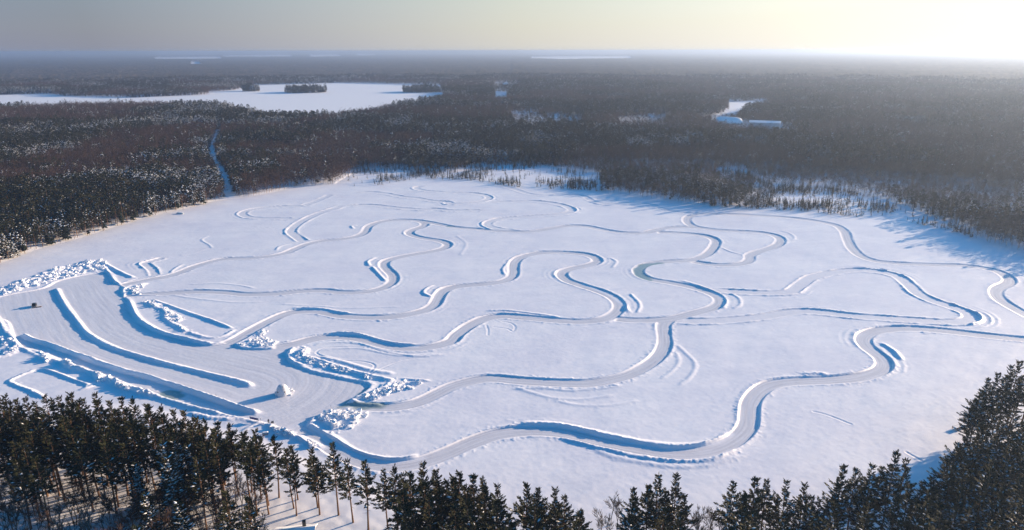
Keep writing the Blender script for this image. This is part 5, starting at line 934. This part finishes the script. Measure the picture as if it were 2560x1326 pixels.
if len(bs):
    lib2 = bpy.data.collections.new('spruce_kinds')
    for i in range(4): lib2.objects.link(bpy.data.objects.new('young_%02d' % i, joined(SP[i][0], SP[i][1], 'young')))
    tag(scatter('marsh_thicket', mk[bs, 0], mk[bs, 1], mz[bs], mkd[bs], ms[bs], mr[bs], lib2), 'thicket of small spruces on the marsh', 'thicket')

# ------------------------------------------------------------------ rubble heaps of snow blocks
for pi_, (pts, s_, n_, lab) in enumerate(D['rubble']):
    r = random.Random(400 + pi_); mb = MB()
    P = np.array(pts); lo, hi = P.min(0), P.max(0); k = 0; t = 0
    cx_, cy_ = P.mean(0)
    while k < n_ * 1.4 and t < 20000:
        t += 1
        x, y = r.uniform(lo[0], hi[0]), r.uniform(lo[1], hi[1])
        if not inpoly(x, y, pts): continue
        if vn(np.array([x]), np.array([y]), 3.0, 55)[0] < .35: continue
        k += 1
        d = s_ * (.22 + 1.15 * r.random() ** 2.6); zz = zat(x, y)
        q = Matrix.Rotation(r.uniform(0, 6.3), 3, 'Z') @ Matrix.Rotation(r.uniform(-.6, .6), 3, 'X')
        pp = []
        for sz in (-1, 1):
            for sx, sy in ((-1, -1), (1, -1), (1, 1), (-1, 1)):
                v = Vector((sx * d * r.uniform(.35, .75), sy * d * r.uniform(.3, .6), sz * d * r.uniform(.25, .55)))
                pp.append(q @ v + Vector((x - cx_, y - cy_, zz + d * .2)))
        mb.mesh_part(pp, [(3, 2, 1, 0), (4, 5, 6, 7), (0, 1, 5, 4), (1, 2, 6, 5), (2, 3, 7, 6), (3, 0, 4, 7)])
    e = empty('snow_pile', (cx_, cy_, 0)); tag(e, lab, 'snow pile')
    tag(mb.build('snow_block', M_CLUMP, e), kind='stuff')

OB = D['obj']
def at(k): return (OB[k][0], OB[k][1], zat(*OB[k]))
# ------------------------------------------------------------------ domed snow house
def igloo():
    x, y, z = at('igloo'); e = empty('igloo', (x, y, z), R(200))
    tag(e, 'white domed snow house with an arched entrance standing on the plowed yard', 'igloo')
    rb_, H = 2.35, 3.9
    snow_b = mat('packed_snow', (.78, .79, .83), .7, .2, (2.5, (.68, .68, .72)))
    nj = 30; n = 0
    rows = 9; zr = [H * math.sin(i / rows * math.pi / 2 * .97) for i in range(rows + 1)]
    rad = [rb_ * math.cos(i / rows * math.pi / 2 * .97) ** .75 for i in range(rows + 1)]
    for i in range(rows):                       # courses of snow blocks
        nb_ = max(5, int(2 * math.pi * rad[i] / 1.0)); a0 = (i % 2) * math.pi / nb_
        mb = MB()
        for k in range(nb_):
            g_ = .02 / max(rad[i], .3); a = a0 + 2 * math.pi * k / nb_ + g_; b = a0 + 2 * math.pi * (k + 1) / nb_ - g_
            am = (a + b) / 2
            if i < 3 and abs((am + math.pi) % (2 * math.pi) - math.pi) < .32: continue      # entrance
            ro = random.Random(i * 50 + k).uniform(-.05, .05); P = []
            for zz, rr in ((zr[i] + .015, rad[i] + ro), (zr[i + 1] - .015, rad[i + 1] + ro)):
                for q in (a, am, b):
                    P.append((math.cos(q) * rr, math.sin(q) * rr, zz)); 
                for q in (b, am, a):
                    ri = max(rr - .3, .02); P.append((math.cos(q) * ri, math.sin(q) * ri, zz))
            F = [(5, 4, 3, 2, 1, 0), (6, 7, 8, 9, 10, 11)] + [(j, (j + 1) % 6, (j + 1) % 6 + 6, j + 6) for j in range(6)]
            mb.mesh_part(P, F)
        mb.build('block_course', snow_b, e)
    s = MB(); ro = rb_ - .06                      # chinking inside the joints
    m = 24; P = []; F = []
    for i in range(rows + 1):
        for k in range(m): P.append((math.cos(2 * math.pi * k / m) * max(rad[i] - .07, .01), math.sin(2 * math.pi * k / m) * max(rad[i] - .07, .01), zr[i]))
    for i in range(rows):
        for k in range(m):
            am = 2 * math.pi * (k + .5) / m; am = (am + math.pi) % (2 * math.pi) - math.pi
            if i < 3 and abs(am) < .34: continue
            F.append((i * m + k, i * m + (k + 1) % m, (i + 1) * m + (k + 1) % m, (i + 1) * m + k))
    s.mesh_part(P, F); s.build('inner_shell', snow_b, e)
    t = MB(); P = []; F = []; n = 9                # entrance arch
    for xo in (1.75, 2.75):
        for rr in (.62, .92):
            for k in range(n):
                a = math.pi * k / (n - 1); P.append((xo, math.cos(a) * rr, max(math.sin(a), 0) * rr * 1.55))
    for k in range(n - 1):
        for a, b in ((0, 2), (1, 3)): F.append((a * n + k, a * n + k + 1, b * n + k + 1, b * n + k))
        F.append((2 * n + k, 2 * n + k + 1, 3 * n + k + 1, 3 * n + k))
    t.mesh_part(P, F); t.build('entrance_arch', snow_b, e)
    d = MB(); d.box((1.9, 0, .45), (.06, 1.15, .9)); d.build('doorway_shade', M_DARK, e)  # added dark panel; its colour stands in for the shade inside the entrance
    for a in (.75, -.95, 1.9):
        w = MB(); rr = rb_ * .93; w.box((math.cos(a) * rr, math.sin(a) * rr, 1.75), (.34, .34, .36), 0, a); w.build('window', M_GLASS, e)
    pl = MB(); pl.tube([(-.2, 1.9, 1.5), (-.3, 2.0, 4.3)], [.07, .06], 6, 0, True); pl.build('stove_pipe', M_DARK, e)
igloo()
# ------------------------------------------------------------------ small dark pickup with a drag plank
def pickup():
    x, y, z = at('truck'); e = empty('pickup_truck', (x, y, z), R(-62))
    tag(e, 'small dark vehicle parked on the plowed yard near the left edge', 'vehicle')
    b = MB(); b.box((0, 0, .72), (4.3, 1.75, .55)); b.box((1.45, 0, 1.03), (1.25, 1.6, .16)); b.box((-1.3, .8, 1.1), (1.6, .1, .3)); b.box((-1.3, -.8, 1.1), (1.6, .1, .3)); b.box((-2.1, 0, 1.1), (.1, 1.5, .3)); b.build('body', M_DARK, e)
    c = MB(); c.box((.15, 0, 1.42), (1.75, 1.6, .78), 0, 0, .78); cab = c.build('cab', M_DARK, e)
    for nm, cc, dd in (('windscreen', (.93, 0, 1.45), (.04, 1.2, .42)), ('rear_window', (-.63, 0, 1.45), (.04, 1.1, .4)), ('side_window', (.15, .74, 1.48), (1.2, .04, .36)), ('side_window', (.15, -.74, 1.48), (1.2, .04, .36))):
        w = MB(); w.box(cc, dd); w.build(nm, M_GLASS, cab)
    for sx in (-1.35, 1.35):
        for sy in (-.82, .82):
            w = MB(); w.tube([(sx, sy - .12, .38), (sx, sy + .12, .38)], [.38, .38], 14, 0, True); w.build('wheel', M_TYRE, e)
    for sy in (-.6, .6):
        w = MB(); w.box((2.16, sy, .82), (.05, .3, .16)); w.build('headlight', M_WHITE, e)
    bp = MB(); bp.box((2.2, 0, .5), (.14, 1.7, .2)); bp.build('bumper', M_GREYM, e)
pickup()
x, y, z = at('plank')
mb = MB(); mb.box((.9, -.6, .16), (3.2, .5, .28), 0, R(22)); mb.box((-.3, -1.0, .34), (.12, .9, .1), 0, R(22)); mb.box((2.0, -.2, .34), (.12, .9, .1), 0, R(22))
o = mb.build('drag_plank', M_BROWN); o.location = (x, y, z)
tag(o, 'brown wooden drag plank lying on the snow beside the dark vehicle', 'plank')
# ------------------------------------------------------------------ person standing by the yard exit
def person():
    x, y, z = at('person')
    e = empty('person', (x, y, z), R(35)); tag(e, 'person in dark winter clothes standing near the yard exit by the banner', 'person')
    J = {'pelvis': ((0, 0, .95), .15), 'waist': ((0, .02, 1.12), .145), 'chest': ((0, .03, 1.33), .17), 'neck': ((0, .02, 1.5), .06), 'headb': ((0, 0, 1.58), .085), 'head': ((0, -.01, 1.68), .10), 'top': ((0, 0, 1.76), .07)}
    for s, t in ((1, 'l'), (-1, 'r')):
        J.update({'hip' + t: ((s * .10, 0, .9), .105), 'knee' + t: ((s * .13, -.04, .5), .075), 'ank' + t: ((s * .14, .02, .1), .05), 'toe' + t: ((s * .16, -.16, .05), .045),
                  'sh' + t: ((s * .2, .02, 1.43), .075), 'elb' + t: ((s * .29, .02, 1.17), .06), 'wr' + t: ((s * .27, -.10, .95), .042), 'hand' + t: ((s * .26, -.14, .87), .04), 'tip' + t: ((s * .25, -.16, .79), .02), 'thumb' + t: ((s * .22, -.18, .87), .014)})
    K = list(J)
    E = [('pelvis', 'waist'), ('waist', 'chest'), ('chest', 'neck'), ('neck', 'headb'), ('headb', 'head'), ('head', 'top')]
    for t in 'lr': E += [('pelvis', 'hip' + t), ('hip' + t, 'knee' + t), ('knee' + t, 'ank' + t), ('ank' + t, 'toe' + t), ('chest', 'sh' + t), ('sh' + t, 'elb' + t), ('elb' + t, 'wr' + t), ('wr' + t, 'hand' + t), ('hand' + t, 'tip' + t), ('hand' + t, 'thumb' + t)]
    me = bpy.data.meshes.new('body'); me.from_pydata([J[k][0] for k in K], [(K.index(a), K.index(b)) for a, b in E], [])
    o = link(bpy.data.objects.new('body', me)); o.parent = e
    m = o.modifiers.new('skin', 'SKIN')
    for i, k in enumerate(K):
        me.skin_vertices[0].data[i].radius = (J[k][1], J[k][1]); me.skin_vertices[0].data[i].use_root = (i == 0)
    o.modifiers.new('sub', 'SUBSURF').levels = 1
    cloth = mat('dark_clothes', (.02, .02, .025), .8, .2, (6, (.035, .03, .03)))
    me.materials.append(cloth)
    c = MB(); n = 8; P = []; F = []
    for i, (zz, rr) in enumerate(((1.66, .118), (1.74, .115), (1.80, .08), (1.83, .01))):
        for k in range(n): P.append((math.cos(k / n * 6.283) * rr, math.sin(k / n * 6.283) * rr, zz))
    for i in range(3):
        for k in range(n): F.append((i * n + k, i * n + (k + 1) % n, (i + 1) * n + (k + 1) % n, (i + 1) * n + k))
    c.mesh_part(P, F); c.build('knit_hat', mat('hat_wool', (.05, .03, .03), .9, .1), e, True)
    f = MB(); f.blob((0, -.075, 1.64), .06, 0, random.Random(1), (1, .6, 1.1)); f.build('face', mat('skin', (.45, .28, .2), .6, .3), e)
person()
x, y, z = at('bundle')
mb = MB(); mb.box((0, 0, .28), (.95, .5, .5), 0, .4, .7); mb.box((.25, .1, .6), (.35, .3, .25), 0, .2, .6); mb.tube([(-.4, -.2, .5), (0, -.25, .72), (.35, -.1, .5)], [.03, .03, .03], 4)
o = mb.build('dark_bundle', M_DARK); o.location = (x, y, z - .02); tag(o, 'low dark bundle lying on the snow right of the standing person', 'bundle')
# ------------------------------------------------------------------ banner on posts
def banner():
    x, y, z = at('sign'); e = empty('banner', (x, y, z), R(-20)); tag(e, 'long purple banner with white emblems at the shore end of the long bank', 'banner')
    for sx in (-1.7, 0, 1.7):
        p = MB(); p.tube([(sx, .08, -.2), (sx, .08, 1.35)], [.05, .05], 6, 0, True); p.build('post', M_GREYM, e)
    b = MB(); b.box((0, 0, .9), (3.6, .05, .85)); pn = b.build('panel', M_PURPLE, e)
    w = MB(); n = 12
    w.poly([(-1.25 + .22 * math.cos(k / n * 6.283), -.032, .92 + .22 * math.sin(k / n * 6.283)) for k in range(n)])
    w.build('round_emblem', M_WHITE, pn)
    w = MB()
    for k, (a, l) in enumerate(((1.02, .9), (.78, .6))): w.box((-.15, -.03, a), (l * 1.3, .012, .10))
    w.build('pale_strip', mat('pale_print', (.32, .30, .48), .6, .2), pn)
    w = MB(); w.box((1.3, -.03, .9), (.75, .012, .8)); dk = w.build('dark_field', mat('banner_dark', (.05, .05, .09), .6, .3), pn)
    w = MB(); w.poly([(1.3 + .2 * c, -.04, .9 + .28 * s) for c, s in ((-.6, -1), (.6, -1), (1, 0), (.5, 1), (-.5, 1), (-1, 0))])
    w.build('white_emblem', M_WHITE, pn)
banner()
def pole(k, h, lab, nm='marker_pole', flag=False):
    x, y, z = at(k); e = empty(nm, (x, y, z)); tag(e, lab, 'pole')
    p = MB(); p.tube([(0, 0, -.2), (0, 0, h)], [.045, .03], 6, 0, True); p.build('shaft', M_DARK if not flag else M_GREYM, e)
    if flag:
        f = MB(); f.box((0, 0, h - .35), (.22, .06, .75)); f.build('flag', M_WHITE, e)
pole('pole', 2.6, 'thin pole with a white feather flag beside the purple banner', 'flag_pole', True)
pole('post', 1.1, 'short dark post standing on the plowed yard above the long bank')
pole('stake1', 1.6, 'thin stake left of the glare ice at the yard edge')
pole('stake2', 1.6, 'thin stake behind the long jagged snow ridge')
# ------------------------------------------------------------------ snow-covered picnic table by the shore
x, y, z = at('table'); e = empty('picnic_table', (x, y, z), .2); tag(e, 'snow-covered dark picnic table near the shore below the banner', 'table')
t = MB(); t.box((0, 0, .74), (1.9, .8, .06)); t.build('tabletop', M_BROWN, e)
for s in (-1, 1):
    t = MB(); t.box((0, s * .75, .45), (1.9, .28, .05)); t.build('bench', M_BROWN, e)
    t = MB(); t.tube([(s * .7, -.7, -.02), (s * .7, 0, .72), (s * .7, .7, -.02)], [.05, .05, .05], 4); t.build('leg', M_BROWN, e)
t = MB(); t.box((0, 0, .86), (1.8, .75, .17), 0, 0, .85); t.build('snow_cover', M_CLUMP, e)
# ------------------------------------------------------------------ dock on the right shore, raft on the left shore
x, y, z = at('dock'); e = empty('dock', (x, y, z), R(205)); tag(e, 'snow-covered wooden dock reaching from the right shore below dark pines', 'dock')
for k in range(8):
    p = MB(); p.box((k * 1.0, 0, .75), (.9, 1.6, .08)); p.build('plank', M_BROWN, e)
p = MB(); p.box((3.5, 0, .86), (7.4, 1.2, .14), 0, 0, .95); p.build('snow_cover', M_CLUMP, e)
for k in (0, 3.5, 7):
    for s in (-.8, .8):
        p = MB(); p.tube([(k, s, -.3), (k, s, 1.05)], [.08, .08], 6, 0, True); p.build('post', M_BROWN, e)
x, y, z = at('boat'); e = empty('boat', (x, y, z), R(-15)); tag(e, 'snow-covered overturned boat on the ice at the left shore', 'boat')
P = []; F = []; n = 7
for i, (xx, w_, h_) in enumerate(((-3.2, .15, .3), (-2.4, .95, .75), (0, 1.25, .9), (2.2, 1.1, .85), (3.0, .9, .7))):
    for k in range(n):
        a = math.pi * k / (n - 1); P.append((xx, math.cos(a) * w_, math.sin(a) * h_))
for i in range(4):
    for k in range(n - 1): F.append((i * n + k, (i + 1) * n + k, (i + 1) * n + k + 1, i * n + k + 1))
F += [tuple(range(n)), tuple(reversed(range(4 * n, 5 * n)))]
b = MB(); b.mesh_part(P, F); b.build('hull', M_GREYM, e, True)
b = MB(); b.mesh_part([(p[0] * .96, p[1] * .9, p[2] + .14) for p in P], [f for f in F if len(f) == 4]); b.build('snow_cover', M_CLUMP, e, True)
# ------------------------------------------------------------------ houses
def house(k, nm, lab, L, Wd, wall_h, roof_h, rz, cat='house', chim=True, wallm=None):
    x, y = OB[k]; z = zat(x, y) if y < 700 else .9
    e = empty(nm, (x, y, z), rz); tag(e, lab, cat)
    w = MB(); w.box((0, 0, wall_h / 2), (L, Wd, wall_h))
    for s in (-1, 1): w.mesh_part([(s * L / 2, -Wd / 2, wall_h), (s * L / 2, Wd / 2, wall_h), (s * L / 2, 0, wall_h + roof_h)], [(0, 1, 2)])
    w.build('wall', wallm or M_WALL, e)
    o_ = .6
    def slab(t0, t1, lift):
        P = []
        for s in (-1, 1):
            for yy_, zz in ((-Wd / 2 - o_, wall_h - roof_h * o_ / (Wd / 2)), (0, wall_h + roof_h), (Wd / 2 + o_, wall_h - roof_h * o_ / (Wd / 2))):
                P.append((s * (L / 2 + o_), yy_, zz + t0)); P.append((s * (L / 2 + o_), yy_, zz + t1))
        F = []
        for a in (0, 2): F += [(a, a + 2, a + 8, a + 6), (a + 1, a + 7, a + 9, a + 3), (a, a + 1, a + 3, a + 2), (a + 6, a + 8, a + 9, a + 7)]
        F += [(0, 6, 7, 1), (4, 5, 11, 10)]
        q = MB(); q.mesh_part(P, F); return q
    rf_ = slab(.02, .16, 0).build('roof', M_BROWN, e)
    slab(.165, .55, 0).build('roof_snow', M_CLUMP, rf_)
    if chim:
        c = MB(); c.box((L * .25, Wd * .18, wall_h + roof_h + .5), (.8, .8, 2.2)); c.build('chimney', M_DARK, rf_)
    for sx in (-L * .28, L * .1, L * .32):
        for s in (-1, 1):
            fr = MB(); fr.box((sx, s * (Wd / 2 + .02), wall_h * .52), (1.3, .08, 1.3)); fo = fr.build('window', M_WHITE, e)
            g_ = MB(); g_.box((sx, s * (Wd / 2 + .05), wall_h * .52), (1.1, .06, 1.1)); g_.build('pane', M_GLASS, fo)
    d = MB(); d.box((-L * .08, -(Wd / 2 + .03), 1.05), (1.0, .08, 2.1)); d.build('door', M_BROWN, e)
house('lodge', 'cabin', 'cabin with a blue-shaded snowy roof and dark chimney at the bottom edge among pines', 9, 6.5, 2.6, 1.8, .15, 'cabin')
house('cabin', 'cabin', 'cabin with a snowy gable roof in the bottom right corner', 9, 7, 3.0, 2.6, 1.2, 'cabin', False)
house('house', 'house', 'far snow-roofed house in a clearing beyond the trees, wider of the two', 26, 14, 5, 6, .3, 'house')
house('house2', 'house', 'far small snow-roofed house right of the wider one', 15, 11, 5, 5, 1.0, 'house', False)
x, y = OB['hall']; e = empty('long_hall', (x, y, .9), R(-38)); tag(e, 'long far hall with a rounded white roof beside a frozen bay', 'hall')
P = []; F = []; n = 13; m_ = 9
for i in range(m_):
    t = i / (m_ - 1) * 2 - 1; xx = 26 * t; sc = (1 - abs(t) ** 5) ** .5 if abs(t) < 1 else .02
    for k in range(n):
        a = math.pi * k / (n - 1); P.append((xx, math.cos(a) * 11 * max(sc, .05), 1 + math.sin(a) * 10.5 * max(sc, .05)))
for i in range(m_ - 1):
    for k in range(n - 1): F.append((i * n + k, (i + 1) * n + k, (i + 1) * n + k + 1, i * n + k + 1))
b = MB(); b.mesh_part(P, F); b.build('rounded_roof', M_CLUMP, e, True)
b = MB(); b.box((0, 0, 1), (50, 20.5, 2)); b.build('wall', M_GREYM, e)
x, y = OB['shed']; e = empty('long_shed', (x, y, .9), R(-22)); tag(e, 'far pale building with a wide low snow-covered roof right of the hall', 'building')
b = MB(); b.box((0, 0, 4.5), (46, 24, 9)); b.build('wall', M_GREYM, e)
b = MB(); b.mesh_part([(-24, -13, 9.1), (24, -13, 9.1), (24, 13, 9.1), (-24, 13, 9.1), (-24, 0, 11.6), (24, 0, 11.6)], [(0, 1, 5, 4), (2, 3, 4, 5), (0, 4, 3), (1, 2, 5), (3, 2, 1, 0)]); b.build('roof', M_CLUMP, e)
for k in range(5):
    d = MB(); d.box((-18 + k * 9, -12.04, 2.2), (4, .1, 4.2)); d.build('door', M_WHITE, e)
